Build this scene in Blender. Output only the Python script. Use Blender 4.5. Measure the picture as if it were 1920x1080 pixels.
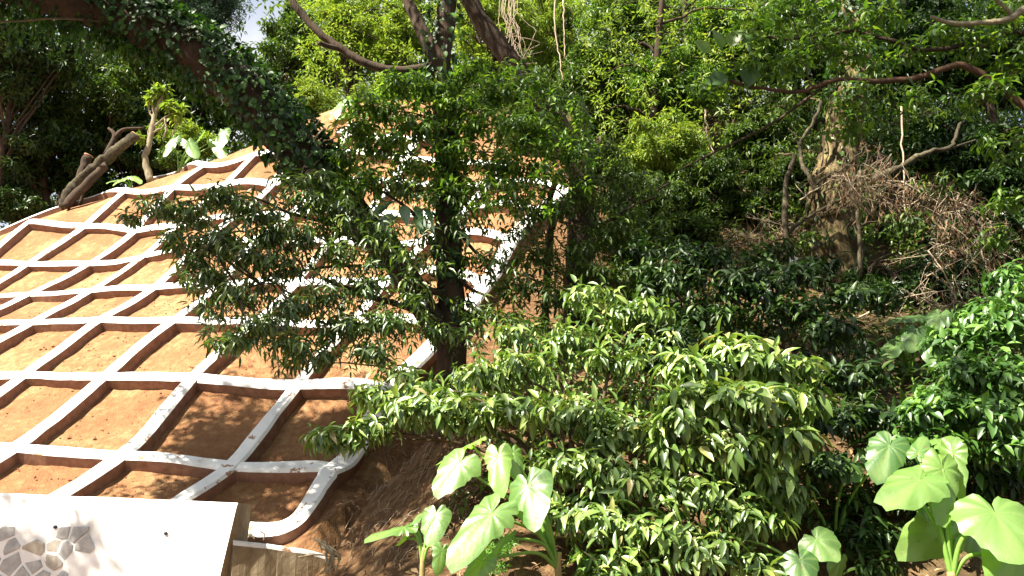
import bpy, math, numpy as np
from mathutils import Vector, Matrix

rng = np.random.default_rng(11)
S = bpy.context.scene
COL = S.collection
for o in list(bpy.data.objects): bpy.data.objects.remove(o)

# ------------------------------------------------------------------ camera, sky, sun, exposure
PITCH = math.radians(17.0); FPX = 1500.0; CAM = np.array([0.0, 0.0, 1.6])
cam = bpy.data.objects.new('camera', bpy.data.cameras.new('camera'))
COL.objects.link(cam); S.camera = cam
cam.location = CAM; cam.rotation_euler = (math.pi / 2 + PITCH, 0, 0)
cam.data.sensor_width = 36; cam.data.lens = 36 * FPX / 1920; cam.data.clip_end = 600; cam.data.clip_start = 0.05
TOSUN = np.array([-0.62, -0.50, 0.95]); TOSUN /= np.linalg.norm(TOSUN)
w = bpy.data.worlds.new('World'); S.world = w; w.use_nodes = True
nt = w.node_tree; bgn = nt.nodes['Background']
sky = nt.nodes.new('ShaderNodeTexSky'); sky.sky_type = 'NISHITA'; sky.sun_disc = False
sky.sun_elevation = math.asin(TOSUN[2]); sky.sun_rotation = math.atan2(TOSUN[0], TOSUN[1])
sky.dust_density = 0.4
tcw = nt.nodes.new('ShaderNodeTexCoord'); nzw = nt.nodes.new('ShaderNodeTexNoise'); nzw.inputs['Scale'].default_value = 2.6; nzw.inputs['Detail'].default_value = 6
rpw = nt.nodes.new('ShaderNodeValToRGB'); rpw.color_ramp.elements[0].position = 0.34; rpw.color_ramp.elements[1].position = 0.52
mxw = nt.nodes.new('ShaderNodeMix'); mxw.data_type = 'RGBA'; mxw.inputs[7].default_value = (4.8, 4.9, 5.1, 1)
nt.links.new(tcw.outputs['Generated'], nzw.inputs['Vector']); nt.links.new(nzw.outputs[0], rpw.inputs[0]); nt.links.new(rpw.outputs[0], mxw.inputs[0]); nt.links.new(sky.outputs[0], mxw.inputs[6])
nt.links.new(mxw.outputs[2], bgn.inputs[0]); bgn.inputs[1].default_value = 0.05
sun = bpy.data.objects.new('sun', bpy.data.lights.new('sun', 'SUN')); COL.objects.link(sun)
sun.data.energy = 5.0; sun.data.angle = math.radians(0.53); sun.data.color = (1.0, 0.93, 0.78)
sun.rotation_euler = Vector(TOSUN).to_track_quat('Z', 'Y').to_euler(); sun.location = (-10, -8, 20)
S.view_settings.view_transform = 'Standard'; S.view_settings.look = 'None'
S.view_settings.exposure = 2.12; S.view_settings.gamma = 1.0; S.view_settings.use_curve_mapping = False
S.render.engine = 'CYCLES'
S.cycles.max_bounces = 5; S.cycles.diffuse_bounces = 2; S.cycles.transmission_bounces = 3; S.cycles.transparent_max_bounces = 4

# ------------------------------------------------------------------ pixels to places
RIGHT = np.array([1.0, 0, 0]); FWD = np.array([0, math.cos(PITCH), math.sin(PITCH)]); UPV = np.array([0, -math.sin(PITCH), math.cos(PITCH)])
def ray(px, py): return FWD + RIGHT * ((px - 960) / FPX) + UPV * ((540 - py) / FPX)
def PD(px, py, d): return CAM + ray(px, py) * d            # at a view depth
def PY(px, py, Y): r = ray(px, py); return CAM + r * (Y / r[1])   # on the upright plane y = Y
def nrm(v): v = np.asarray(v, float); return v / np.maximum(np.linalg.norm(v, axis=-1, keepdims=True), 1e-9)

def vnoise(x, y, seed=0):
    x = np.asarray(x, float); y = np.asarray(y, float)
    xi = np.floor(x).astype(np.int64); yi = np.floor(y).astype(np.int64); fx = x - xi; fy = y - yi
    fx = fx * fx * (3 - 2 * fx); fy = fy * fy * (3 - 2 * fy)
    def h(a, b):
        n = (a * 374761393 + b * 668265263 + seed * 144665) & 0x7fffffff
        n = ((n ^ (n >> 13)) * 1274126177) & 0x7fffffff
        return ((n ^ (n >> 16)) & 0xffff) / 65535.0
    return (h(xi, yi) * (1 - fx) + h(xi + 1, yi) * fx) * (1 - fy) + (h(xi, yi + 1) * (1 - fx) + h(xi + 1, yi + 1) * fx) * fy
def fbm(x, y, f, o=4, seed=0):
    x = np.asarray(x, float); y = np.asarray(y, float); s = 0; a = 1; t = 0
    for i in range(o): s = s + a * (vnoise(x * f, y * f, seed + i) - 0.5); t += a; a *= 0.5; f *= 2.03
    return s / t * 2

# ------------------------------------------------------------------ materials
def mat(name):
    m = bpy.data.materials.new(name); m.use_nodes = True; n = m.node_tree.nodes
    return m, m.node_tree, n['Principled BSDF'], n['Material Output']
def nd(t, kind, **kw):
    n = t.nodes.new(kind)
    for k, v in kw.items(): setattr(n, k, v)
    return n
def ramp(t, stops):
    r = nd(t, 'ShaderNodeValToRGB'); e = r.color_ramp.elements
    while len(e) < len(stops): e.new(0.5)
    for q, (p, c) in zip(e, stops): q.position = p; q.color = (*c, 1)
    return r
def noise(t, scale, detail=4, rough=0.6, vec=None):
    n = nd(t, 'ShaderNodeTexNoise'); n.inputs['Scale'].default_value = scale; n.inputs['Detail'].default_value = detail; n.inputs['Roughness'].default_value = rough
    if vec is not None: t.links.new(vec, n.inputs['Vector'])
    return n
def coords(t): return nd(t, 'ShaderNodeTexCoord').outputs['Object']
def bump(t, b, src, strength, dist):
    n = nd(t, 'ShaderNodeBump'); n.inputs['Strength'].default_value = strength; n.inputs['Distance'].default_value = dist
    t.links.new(src, n.inputs['Height']); t.links.new(n.outputs[0], b.inputs['Normal']); return n

def leaf_mat(name, stops, trans, rough=0.42, tfac=0.33, spec=0.5, vein=False):
    m, t, b, out = mat(name)
    geo = nd(t, 'ShaderNodeNewGeometry'); oi = nd(t, 'ShaderNodeObjectInfo')
    ad = nd(t, 'ShaderNodeMath', operation='ADD'); t.links.new(geo.outputs['Random Per Island'], ad.inputs[0]); t.links.new(oi.outputs['Random'], ad.inputs[1])
    fr = nd(t, 'ShaderNodeMath', operation='FRACT'); t.links.new(ad.outputs[0], fr.inputs[0])
    r = ramp(t, stops); t.links.new(fr.outputs[0], r.inputs[0])
    col = r.outputs[0]
    if vein:
        at = nd(t, 'ShaderNodeAttribute'); at.attribute_name = 'vein'
        mx = nd(t, 'ShaderNodeMix', data_type='RGBA'); t.links.new(at.outputs['Fac'], mx.inputs[0]); t.links.new(col, mx.inputs[6]); mx.inputs[7].default_value = (0.20, 0.30, 0.08, 1)
        col = mx.outputs[2]
        nz = noise(t, 9, 3, 0.6, coords(t)); bump(t, b, nz.outputs[0], 0.5, 0.015)
        n2 = noise(t, 14, 4, 0.65, coords(t)); rb = ramp(t, [(0.64, (0, 0, 0)), (0.70, (1, 1, 1))]); t.links.new(n2.outputs[0], rb.inputs[0])
        mb_ = nd(t, 'ShaderNodeMix', data_type='RGBA'); t.links.new(rb.outputs[0], mb_.inputs[0]); t.links.new(col, mb_.inputs[6]); mb_.inputs[7].default_value = (0.16, 0.13, 0.05, 1); col = mb_.outputs[2]
    t.links.new(col, b.inputs['Base Color'])
    b.inputs['Roughness'].default_value = rough; b.inputs['Specular IOR Level'].default_value = spec
    tr = nd(t, 'ShaderNodeBsdfTranslucent')
    mu = nd(t, 'ShaderNodeMix', data_type='RGBA', blend_type='MULTIPLY'); mu.inputs[0].default_value = 1.0
    t.links.new(col, mu.inputs[6]); mu.inputs[7].default_value = (*trans, 1); t.links.new(mu.outputs[2], tr.inputs[0])
    mx = nd(t, 'ShaderNodeMixShader'); mx.inputs[0].default_value = tfac
    t.links.new(b.outputs[0], mx.inputs[1]); t.links.new(tr.outputs[0], mx.inputs[2]); t.links.new(mx.outputs[0], out.inputs[0])
    return m

def bark_mat(name, stops, scale=6, stretch=0.18, bstr=0.9):
    m, t, b, out = mat(name); c = coords(t)
    mp = nd(t, 'ShaderNodeMapping'); mp.inputs['Scale'].default_value = (1, 1, stretch); t.links.new(c, mp.inputs[0])
    n = noise(t, scale * 3, 6, 0.7, mp.outputs[0]); n2 = noise(t, 3.1, 3, 0.6, c)
    ad = nd(t, 'ShaderNodeMix', data_type='FLOAT'); ad.inputs[0].default_value = 0.45; t.links.new(n.outputs[0], ad.inputs[2]); t.links.new(n2.outputs[0], ad.inputs[3])
    r = ramp(t, stops); t.links.new(ad.outputs[0], r.inputs[0]); t.links.new(r.outputs[0], b.inputs['Base Color'])
    b.inputs['Roughness'].default_value = 0.9; b.inputs['Specular IOR Level'].default_value = 0.2
    bump(t, b, n.outputs[0], bstr, 0.03); return m

def plain_mat(name, a, b_, scale=12, rough=0.85, bs=0.4, bd=0.01):
    m, t, b, out = mat(name); n = noise(t, scale, 5, 0.65, coords(t))
    r = ramp(t, [(0.3, a), (0.7, b_)]); t.links.new(n.outputs[0], r.inputs[0]); t.links.new(r.outputs[0], b.inputs['Base Color'])
    b.inputs['Roughness'].default_value = rough; b.inputs['Specular IOR Level'].default_value = 0.25
    bump(t, b, n.outputs[0], bs, bd); return m

M = {}
M['bush'] = leaf_mat('shrub_leaf', [(0, (0.036, 0.082, 0.013)), (0.4, (0.100, 0.180, 0.030)), (0.8, (0.20, 0.295, 0.06)), (0.97, (0.27, 0.34, 0.08)), (1, (0.22, 0.17, 0.06))], (1.6, 1.7, 0.7), 0.43, 0.2, 0.85)
M['bushr'] = leaf_mat('ovate_leaf', [(0, (0.028, 0.078, 0.012)), (0.6, (0.055, 0.135, 0.020)), (1, (0.12, 0.23, 0.035))], (1.6, 1.8, 0.8), 0.44, 0.22, 0.7)
M['lance'] = leaf_mat('lance_leaf', [(0, (0.018, 0.042, 0.009)), (0.5, (0.048, 0.096, 0.016)), (0.9, (0.11, 0.175, 0.026)), (1, (0.17, 0.22, 0.035))], (1.7, 1.8, 0.9), 0.42, 0.22, 0.75)
M['fresh'] = leaf_mat('fresh_leaf', [(0, (0.022, 0.058, 0.010)), (0.5, (0.06, 0.125, 0.017)), (1, (0.16, 0.25, 0.03))], (1.9, 2.0, 0.8), 0.42, 0.38, 0.45)
M['lime'] = leaf_mat('lime_leaf', [(0, (0.075, 0.13, 0.018)), (0.5, (0.13, 0.20, 0.028)), (1, (0.24, 0.29, 0.05))], (2.0, 2.0, 0.9), 0.5, 0.36, 0.35)
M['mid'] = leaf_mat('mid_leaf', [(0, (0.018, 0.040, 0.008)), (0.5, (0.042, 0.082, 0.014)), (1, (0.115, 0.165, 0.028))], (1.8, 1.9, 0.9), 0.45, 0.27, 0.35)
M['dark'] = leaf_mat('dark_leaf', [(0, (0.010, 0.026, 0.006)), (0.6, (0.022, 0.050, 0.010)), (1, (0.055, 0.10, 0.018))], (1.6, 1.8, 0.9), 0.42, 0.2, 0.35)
M['blue'] = leaf_mat('needle_leaf', [(0, (0.02, 0.05, 0.03)), (1, (0.06, 0.10, 0.06))], (1.5, 1.6, 1.2), 0.5, 0.25, 0.4)
M['ivy'] = leaf_mat('ivy_leaf', [(0, (0.010, 0.028, 0.006)), (0.6, (0.024, 0.065, 0.010)), (1, (0.06, 0.14, 0.018))], (1.8, 2.0, 0.8), 0.5, 0.22, 0.4)
M['taro'] = leaf_mat('taro_leaf', [(0, (0.06, 0.145, 0.03)), (0.5, (0.125, 0.235, 0.05)), (1, (0.20, 0.33, 0.065))], (1.7, 2.0, 0.5), 0.44, 0.42, 1.0, vein=True)
M['stalk'] = plain_mat('taro_stalk', (0.10, 0.20, 0.03), (0.17, 0.28, 0.06), 8, 0.45, 0.1)
M['sheath'] = plain_mat('taro_sheath', (0.30, 0.24, 0.10), (0.20, 0.14, 0.06), 10, 0.7)
M['glossy'] = leaf_mat('broad_glossy_leaf', [(0, (0.05, 0.10, 0.045)), (1, (0.09, 0.16, 0.07))], (1.5, 1.8, 0.8), 0.35, 0.2, 1.0)
M['deadleaf'] = leaf_mat('dead_leaf', [(0, (0.10, 0.055, 0.028)), (0.6, (0.20, 0.12, 0.06)), (1, (0.36, 0.25, 0.14))], (1.2, 1.0, 0.8), 0.8, 0.15, 0.2)
M['dryfern'] = leaf_mat('dry_fern', [(0, (0.07, 0.040, 0.022)), (0.6, (0.14, 0.085, 0.046)), (1, (0.24, 0.16, 0.09))], (1.3, 1.0, 0.8), 0.8, 0.2, 0.2)
M['fern'] = leaf_mat('fern_leaf', [(0, (0.05, 0.13, 0.02)), (1, (0.12, 0.24, 0.035))], (2.0, 2.0, 0.8), 0.5, 0.35, 0.4)
M['bark'] = bark_mat('dark_bark', [(0.3, (0.020, 0.014, 0.010)), (0.55, (0.055, 0.036, 0.024)), (0.75, (0.11, 0.075, 0.05))])
M['barkred'] = bark_mat('reddish_bark', [(0.3, (0.030, 0.016, 0.010)), (0.55, (0.085, 0.045, 0.027)), (0.75, (0.15, 0.09, 0.055))])
M['barkmoss'] = bark_mat('mossy_bark', [(0.36, (0.018, 0.012, 0.007)), (0.47, (0.075, 0.052, 0.026)), (0.57, (0.17, 0.135, 0.06)), (0.72, (0.28, 0.23, 0.13))], 7, 0.12, 1.0)
M['barkpale'] = bark_mat('pale_bark', [(0.3, (0.10, 0.08, 0.055)), (0.55, (0.24, 0.20, 0.13)), (0.8, (0.36, 0.31, 0.22))])
M['barklog'] = bark_mat('weathered_log_bark', [(0.34, (0.02, 0.015, 0.010)), (0.52, (0.06, 0.050, 0.03)), (0.70, (0.16, 0.14, 0.085))], 6, 0.5, 1.0)
M['twig'] = plain_mat('twig_bark', (0.05, 0.035, 0.022), (0.12, 0.085, 0.05), 20)
M['drytwig'] = plain_mat('dry_twig', (0.24, 0.18, 0.12), (0.42, 0.34, 0.25), 20)
M['cutwood'] = plain_mat('cut_wood', (0.34, 0.17, 0.10), (0.46, 0.27, 0.17), 30)
M['clod'] = plain_mat('red_clod', (0.15, 0.065, 0.035), (0.24, 0.115, 0.06), 14, 0.95, 0.8, 0.02)
M['hole'] = plain_mat('pipe_plastic', (0.03, 0.03, 0.03), (0.06, 0.06, 0.06), 10)
M['stoneA'] = plain_mat('grey_stone', (0.27, 0.275, 0.275), (0.52, 0.525, 0.52), 8, 0.85, 0.6, 0.02)
M['stoneB'] = plain_mat('tan_stone', (0.32, 0.295, 0.25), (0.52, 0.49, 0.43), 8, 0.85, 0.6, 0.02)
M['palesheet'] = plain_mat('pale_bluish', (0.62, 0.65, 0.72), (0.78, 0.8, 0.86), 9, 0.4, 0.6, 0.02)

def soil_material():
    m, t, b, out = mat('soil'); c = coords(t)
    n1 = noise(t, 1.1, 5, 0.62, c); n2 = noise(t, 9, 6, 0.7, c); n3 = noise(t, 55, 3, 0.7, c)
    red = ramp(t, [(0.25, (0.17, 0.075, 0.040)), (0.5, (0.29, 0.145, 0.068)), (0.68, (0.46, 0.30, 0.155))])
    mixf = nd(t, 'ShaderNodeMix', data_type='FLOAT'); mixf.inputs[0].default_value = 0.5
    t.links.new(n1.outputs[0], mixf.inputs[2]); t.links.new(n2.outputs[0], mixf.inputs[3]); t.links.new(mixf.outputs[0], red.inputs[0])
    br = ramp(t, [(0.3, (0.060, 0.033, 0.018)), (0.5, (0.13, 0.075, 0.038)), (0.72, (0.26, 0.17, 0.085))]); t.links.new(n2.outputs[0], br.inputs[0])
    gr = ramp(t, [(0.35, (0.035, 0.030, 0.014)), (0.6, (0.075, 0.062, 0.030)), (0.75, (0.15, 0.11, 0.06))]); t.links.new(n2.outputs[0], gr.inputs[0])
    at = nd(t, 'ShaderNodeAttribute'); at.attribute_name = 'soil'
    sp = nd(t, 'ShaderNodeSeparateColor'); t.links.new(at.outputs['Color'], sp.inputs[0])
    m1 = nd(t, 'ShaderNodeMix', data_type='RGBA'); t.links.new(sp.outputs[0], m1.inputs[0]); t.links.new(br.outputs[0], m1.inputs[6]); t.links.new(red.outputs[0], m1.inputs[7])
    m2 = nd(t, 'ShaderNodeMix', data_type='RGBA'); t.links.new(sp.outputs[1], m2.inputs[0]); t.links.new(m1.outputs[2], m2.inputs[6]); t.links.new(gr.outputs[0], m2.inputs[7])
    t.links.new(m2.outputs[2], b.inputs['Base Color']); b.inputs['Roughness'].default_value = 0.95; b.inputs['Specular IOR Level'].default_value = 0.15
    ad = nd(t, 'ShaderNodeMath', operation='MULTIPLY_ADD'); t.links.new(n3.outputs[0], ad.inputs[0]); ad.inputs[1].default_value = 0.35; t.links.new(n2.outputs[0], ad.inputs[2])
    bump(t, b, ad.outputs[0], 1.0, 0.07); return m
M['soil'] = soil_material()

def paint_material(name, base, chip, lo, hi, scale):
    m, t, b, out = mat(name); c = coords(t)
    n = noise(t, scale, 6, 0.72, c); n2 = noise(t, 2.3, 4, 0.6, c); n3 = noise(t, 40, 3, 0.6, c)
    r = ramp(t, [(lo, (0, 0, 0)), (hi, (1, 1, 1))]); t.links.new(n.outputs[0], r.inputs[0])
    v = ramp(t, [(0.30, (0.50, 0.42, 0.35)), (0.42, tuple(x * 0.88 for x in base)), (0.6, base)]); t.links.new(n2.outputs[0], v.inputs[0])
    mx = nd(t, 'ShaderNodeMix', data_type='RGBA'); t.links.new(r.outputs[0], mx.inputs[0]); t.links.new(v.outputs[0], mx.inputs[6]); mx.inputs[7].default_value = (*chip, 1)
    t.links.new(mx.outputs[2], b.inputs['Base Color']); b.inputs['Roughness'].default_value = 0.75; b.inputs['Specular IOR Level'].default_value = 0.3
    bump(t, b, n3.outputs[0], 0.35, 0.008); return m
M['paint'] = paint_material('white_painted_concrete', (0.80, 0.80, 0.80), (0.34, 0.19, 0.11), 0.595, 0.62, 4.5)
M['bside'] = plain_mat('soil_stained_concrete', (0.17, 0.085, 0.055), (0.30, 0.17, 0.115), 9, 0.95, 0.7, 0.015)
def plaster_material():
    m, t, b, out = mat('mottled_white_plaster'); c = coords(t)
    mp = nd(t, 'ShaderNodeMapping'); mp.inputs['Scale'].default_value = (1, 1, 0.55); t.links.new(c, mp.inputs[0])
    n = noise(t, 2.0, 5, 0.55, mp.outputs[0]); n3 = noise(t, 30, 3, 0.6, c)
    r = ramp(t, [(0.56, (0.80, 0.80, 0.79)), (0.72, (0.42, 0.42, 0.40))]); t.links.new(n.outputs[0], r.inputs[0])  # grey patches scattered over the white
    t.links.new(r.outputs[0], b.inputs['Base Color']); b.inputs['Roughness'].default_value = 0.85
    bump(t, b, n3.outputs[0], 0.3, 0.008); return m
M['plaster'] = plaster_material()
M['brownwall'] = plain_mat('shaded_brown_wall', (0.16, 0.125, 0.075), (0.33, 0.27, 0.18), 4.5, 0.9, 0.5, 0.02)  # brown low wall; also puts shade into the white wall's end
def asphalt():
    return plain_mat('asphalt', (0.04, 0.04, 0.04), (0.07, 0.068, 0.065), 40, 0.9, 0.4, 0.005)
M['asphalt'] = asphalt()

# ------------------------------------------------------------------ object helpers
def link(o, parent=None):
    COL.objects.link(o)
    if parent is not None: o.parent = parent
    return o
def tag(o, label, cat, group=None, kind=None):
    o['label'] = label; o['category'] = cat
    if group: o['group'] = group
    if kind: o['kind'] = kind
    return o
def thing(name, label, cat, loc, group=None):
    o = bpy.data.objects.new(name, None); link(o); o.location = tuple(loc); o.empty_display_size = 0.2
    return tag(o, label, cat, group)
def mesh_np(name, V, faces_idx, sizes, mats, mi=None, smooth=False):
    V = np.asarray(V, np.float32); me = bpy.data.meshes.new(name)
    me.vertices.add(len(V)); me.vertices.foreach_set('co', V.ravel())
    idx = np.asarray(faces_idx, np.int32).ravel(); sizes = np.asarray(sizes, np.int32)
    me.loops.add(len(idx)); me.loops.foreach_set('vertex_index', idx)
    me.polygons.add(len(sizes)); me.polygons.foreach_set('loop_start', np.concatenate([[0], np.cumsum(sizes)[:-1]]).astype(np.int32))
    for m in mats: me.materials.append(m)
    if mi is not None: me.polygons.foreach_set('material_index', np.asarray(mi, np.int32))
    me.polygons.foreach_set('use_smooth', np.full(len(sizes), smooth))
    me.update(calc_edges=True); return me
def wloc(o):
    v = np.zeros(3)
    while o is not None: v += np.array(o.location); o = o.parent
    return v
class MB:
    """collects vertices (world space) and faces for one mesh"""
    def __init__(s): s.V = []; s.F = []; s.m = []; s.n = 0; s.ch = []
    def add(s, V, F, m=0):
        V = np.asarray(V, float); s.V.append(V); s.ch.append((V, F, m))
        for f in F: s.F.append([i + s.n for i in f]); s.m.append(m)
        s.n += len(V)
    def build(s, name, mats, parent=None, smooth=True, origin=None):
        if s.n == 0: return None
        if name in ('branches', 'side_limbs') and len(s.ch) > 1:      # every branch is a part of its own
            for V, F, m in s.ch: q = MB(); q.add(V, F, m); q.build('branch', mats, parent, smooth, origin)
            return None
        V = np.concatenate(s.V)
        org = wloc(parent) if parent is not None else (np.zeros(3) if origin is None else np.asarray(origin, float))
        # a part's mesh is kept in its thing's space
        if not isinstance(mats, (list, tuple)): mats = [mats]
        me = mesh_np(name, V - org, np.concatenate([np.array(f) for f in s.F]), [len(f) for f in s.F], mats, s.m, smooth)
        o = bpy.data.objects.new(name, me); link(o, parent)
        if name in ('stems', 'twigs', 'vine_stems', 'strands', 'root_strands', 'rootlets'): o['kind'] = 'stuff'
        if parent is None: o.location = tuple(org)
        return o
def catmull(P, n):
    P = np.asarray(P, float); Q = np.vstack([2 * P[0] - P[1], P, 2 * P[-1] - P[-2]]); out = []
    for i in range(len(P) - 1):
        p0, p1, p2, p3 = Q[i:i + 4]
        for k in range(n):
            t = k / n
            out.append(0.5 * (2 * p1 + (p2 - p0) * t + (2 * p0 - 5 * p1 + 4 * p2 - p3) * t * t + (3 * p1 - p0 - 3 * p2 + p3) * t ** 3))
    out.append(P[-1]); return np.array(out)
def tube(mb, P, R, sides=8, lump=0.0, seed=0, m=0, cap=True):
    P = np.asarray(P, float); R = np.broadcast_to(np.asarray(R, float), (len(P),))
    T = nrm(np.gradient(P, axis=0)); a = np.array([0, 0, 1.0]) if abs(T[0][2]) < 0.9 else np.array([1.0, 0, 0])
    u = nrm(np.cross(T[0], a)); V = []
    ang = np.arange(sides) * 2 * math.pi / sides
    for i in range(len(P)):
        u = nrm(u - T[i] * np.dot(u, T[i])); v = np.cross(T[i], u)
        rr = R[i] * (1 + lump * ((vnoise(ang * 1.3 + seed, np.full(sides, i * 0.35), seed) - 0.5) * 2 + 0.5 * np.sin(ang * 3 + seed + i * 0.06) + (0.45 * np.abs(np.sin(ang * 5.5 + 1.5 * np.sin(i * 0.03 + ang * 2))) + 0.7 * (vnoise(ang * 7, np.full(sides, i * 0.07), seed + 3) - 0.5) if sides > 30 else 0)))
        V.append(P[i] + np.cos(ang)[:, None] * u * rr[:, None] + np.sin(ang)[:, None] * v * rr[:, None])
    V = np.concatenate(V); F = []
    for i in range(len(P) - 1):
        for k in range(sides):
            k2 = (k + 1) % sides; F.append([i * sides + k, i * sides + k2, (i + 1) * sides + k2, (i + 1) * sides + k])
    if cap: F.append(list(range((len(P) - 1) * sides, len(P) * sides))); F.append(list(range(sides - 1, -1, -1)))
    mb.add(V, F, m)
def limb(mb, pts, r0, r1, sides=8, n=6, lump=0.1, wob=0.0, seed=0, m=0):
    C = catmull(pts, n); k = len(C)
    if wob: C[1:-1] += rng.normal(0, wob, (k - 2, 3))
    tube(mb, C, np.linspace(r0, r1, k), sides, lump, seed, m); return C

# ------------------------------------------------------------------ the slope: nodes of the white lattice, as seen
ROWY = {}
NODES = {  # rib: {row: (px, py)}
 'V': {5: (-30, 487), 6: (61, 411)},
 'W': {4: (-45, 552), 5: (62, 488), 6: (166, 418), 7: (243, 352)},
 'X': {3: (-60, 602), 4: (64, 546), 5: (178, 489), 6: (263, 424), 7: (333, 345), 8: (392, 304)},
 'Y': {2: (-105, 697), 3: (68, 598), 4: (178, 539), 5: (281, 473), 6: (342, 416), 7: (430, 341), 8: (486, 283)},
 'Z': {1: (-160, 826), 2: (55, 695), 3: (196, 592), 4: (299, 531), 5: (385, 449), 6: (450, 398), 7: (520, 338), 8: (566, 268)},
 'A': {0: (-105, 918), 1: (34, 829), 2: (206, 696), 3: (332, 591), 4: (417, 528), 5: (492, 440), 6: (556, 394), 7: (600, 334), 8: (635, 278), 9: (668, 226)},
 'B': {0: (92, 930), 1: (233, 842), 2: (370, 696), 3: (490, 591), 4: (562, 523), 5: (630, 440), 6: (695, 390), 7: (740, 334), 8: (766, 292), 9: (792, 240)},
 'C': {0: (300, 946), 1: (438, 860), 2: (563, 709), 3: (668, 592), 4: (737, 516), 5: (812, 442), 6: (872, 391), 7: (922, 338), 8: (955, 300)},
 'D': {1: (629, 866), 2: (730, 717), 3: (838, 604), 4: (908, 524), 5: (957, 442), 6: (1006, 391), 7: (1058, 350)},
}
DL = [8.95, 10.2, 12.5, 14.6, 16.7, 18.8, 20.6, 22.2, 23.2, 24.0]     # view depth of each row near the left of the picture
DR = [8.95, 10.1, 11.1, 12.1, 13.1, 14.1, 15.2, 16.4, 17.4, 18.4]     # and at the right-hand end of the lattice
def ndepth(row, px):
    t = np.clip((px - 60) / 860, -0.3, 1.15); return DL[row] * (1 - t) + DR[row] * t
node3 = {k: {r: PD(p[0], p[1], ndepth(r, p[0])) for r, p in d.items()} for k, d in NODES.items()}
HOOK = [PD(*q) for q in [(614, 885, 9.85), (590, 930, 9.45), (568, 961, 9.25), (538, 975, 9.12), (505, 980, 9.05), (468, 978, 9.0)]]
BH = 0.18
ctrl = []
for d in node3.values():
    for p in d.values(): ctrl.append((p[0], p[1], p[2] - BH * 1.2))
for p in HOOK: ctrl.append((p[0], p[1], p[2] - BH * 1.15))
for k, r in (('D', 1), ('D', 2), ('D', 3), ('D', 4), ('D', 5), ('D', 6)):
    p = node3[k][r]; ctrl.append((p[0] + 0.75, p[1] - 0.05, p[2] - 0.55))
for px, py, d in [(660, 940, 9.2), (600, 1000, 8.9), (700, 1010, 8.1), (760, 900, 8.9), (640, 1070, 8.0), (800, 1040, 7.0), (820, 800, 9.7),
                  (900, 1090, 6.2), (1100, 1090, 6.3), (1300, 1090, 6.4), (1600, 1085, 6.6), (1900, 1090, 6.2), (1000, 900, 7.6), (1650, 660, 10.2),
                  (1750, 820, 8.2), (1400, 800, 8.4), (1150, 620, 11.0), (1400, 480, 13.6), (1560, 545, 12.6), (1750, 500, 13.2), (1900, 600, 11.0), (1200, 400, 15.5),
                  (1450, 250, 18.5), (1800, 260, 18.0), (1150, 260, 19.0), (900, 225, 20.0), (0, 445, 21.8), (-200, 500, 21.0), (-300, 700, 14.0)]:
    p = PD(px, py, d); ctrl.append(tuple(p))
for x in (-2.3, 0, 3, 6, 10): ctrl.append((x, 4.6, 0.25)); ctrl.append((x, 2.5, 0.0))
for x, y, z in [(-14, 9, 0.6), (-10, 6, 0), (-20, 14, 2), (-9, 24, 10.4), (-15, 24, 9.8), (-22, 22, 8.0), (-30, 30, 10), (-12, 34, 14), (-4, 24, 12.6), (2, 28, 16), (10, 26, 14.5), (18, 20, 11), (12, 12, 5.2),
                (20, 10, 4), (-12, 55, 26), (10, 55, 30), (35, 50, 26), (-45, 50, 18), (-10, 90, 40), (40, 90, 42), (-60, 90, 32), (60, 40, 18), (60, 5, 0), (-60, 5, 0), (-60, 30, 8), (30, 3, 0), (-30, 3, 0)]:
    ctrl.append((x, y, z))
ctrl = np.array(ctrl)
def _phi(r2): return np.where(r2 > 1e-12, 0.5 * r2 * np.log(np.maximum(r2, 1e-12)), 0)
_n = len(ctrl); _A = np.zeros((_n + 3, _n + 3))
_r2 = (ctrl[:, None, 0] - ctrl[None, :, 0]) ** 2 + (ctrl[:, None, 1] - ctrl[None, :, 1]) ** 2
_A[:_n, :_n] = _phi(_r2) + np.eye(_n) * 0.02; _Pm = np.c_[np.ones(_n), ctrl[:, :2]]; _A[:_n, _n:] = _Pm; _A[_n:, :_n] = _Pm.T
_W = np.linalg.solve(_A, np.r_[ctrl[:, 2], 0, 0, 0])
def TZ(x, y):
    x = np.atleast_1d(np.asarray(x, float)); y = np.atleast_1d(np.asarray(y, float)); out = np.empty(x.size); xf = x.ravel(); yf = y.ravel()
    for s in range(0, xf.size, 8000):
        xx = xf[s:s + 8000]; yy = yf[s:s + 8000]
        out[s:s + 8000] = _phi((xx[:, None] - ctrl[:, 0]) ** 2 + (yy[:, None] - ctrl[:, 1]) ** 2) @ _W[:_n] + _W[_n] + _W[_n + 1] * xx + _W[_n + 2] * yy
    return out.reshape(x.shape)
def tz(x, y): return float(TZ([x], [y])[0])
def tn(x, y, e=0.25):
    z = TZ([x - e, x + e, x, x], [y, y, y - e, y + e]); return nrm(np.array([-(z[1] - z[0]) / (2 * e), -(z[3] - z[2]) / (2 * e), 1.0]))
def PT(px, py, lo=4.0, hi=60.0):
    ts = np.linspace(lo, hi, 700); r = ray(px, py); pts = CAM + ts[:, None] * r
    h = pts[:, 2] - TZ(pts[:, 0], pts[:, 1]); i = np.argmax(h < 0)
    if h[i] >= 0: i = int(np.argmin(h / ts)); return ground(pts[i])       # just over the crest: stands on the crest
    if i == 0: return pts[0]
    a = h[i - 1] / (h[i - 1] - h[i]); return pts[i - 1] * (1 - a) + pts[i] * a
def ground(p): return np.array([p[0], p[1], tz(p[0], p[1])])

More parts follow.
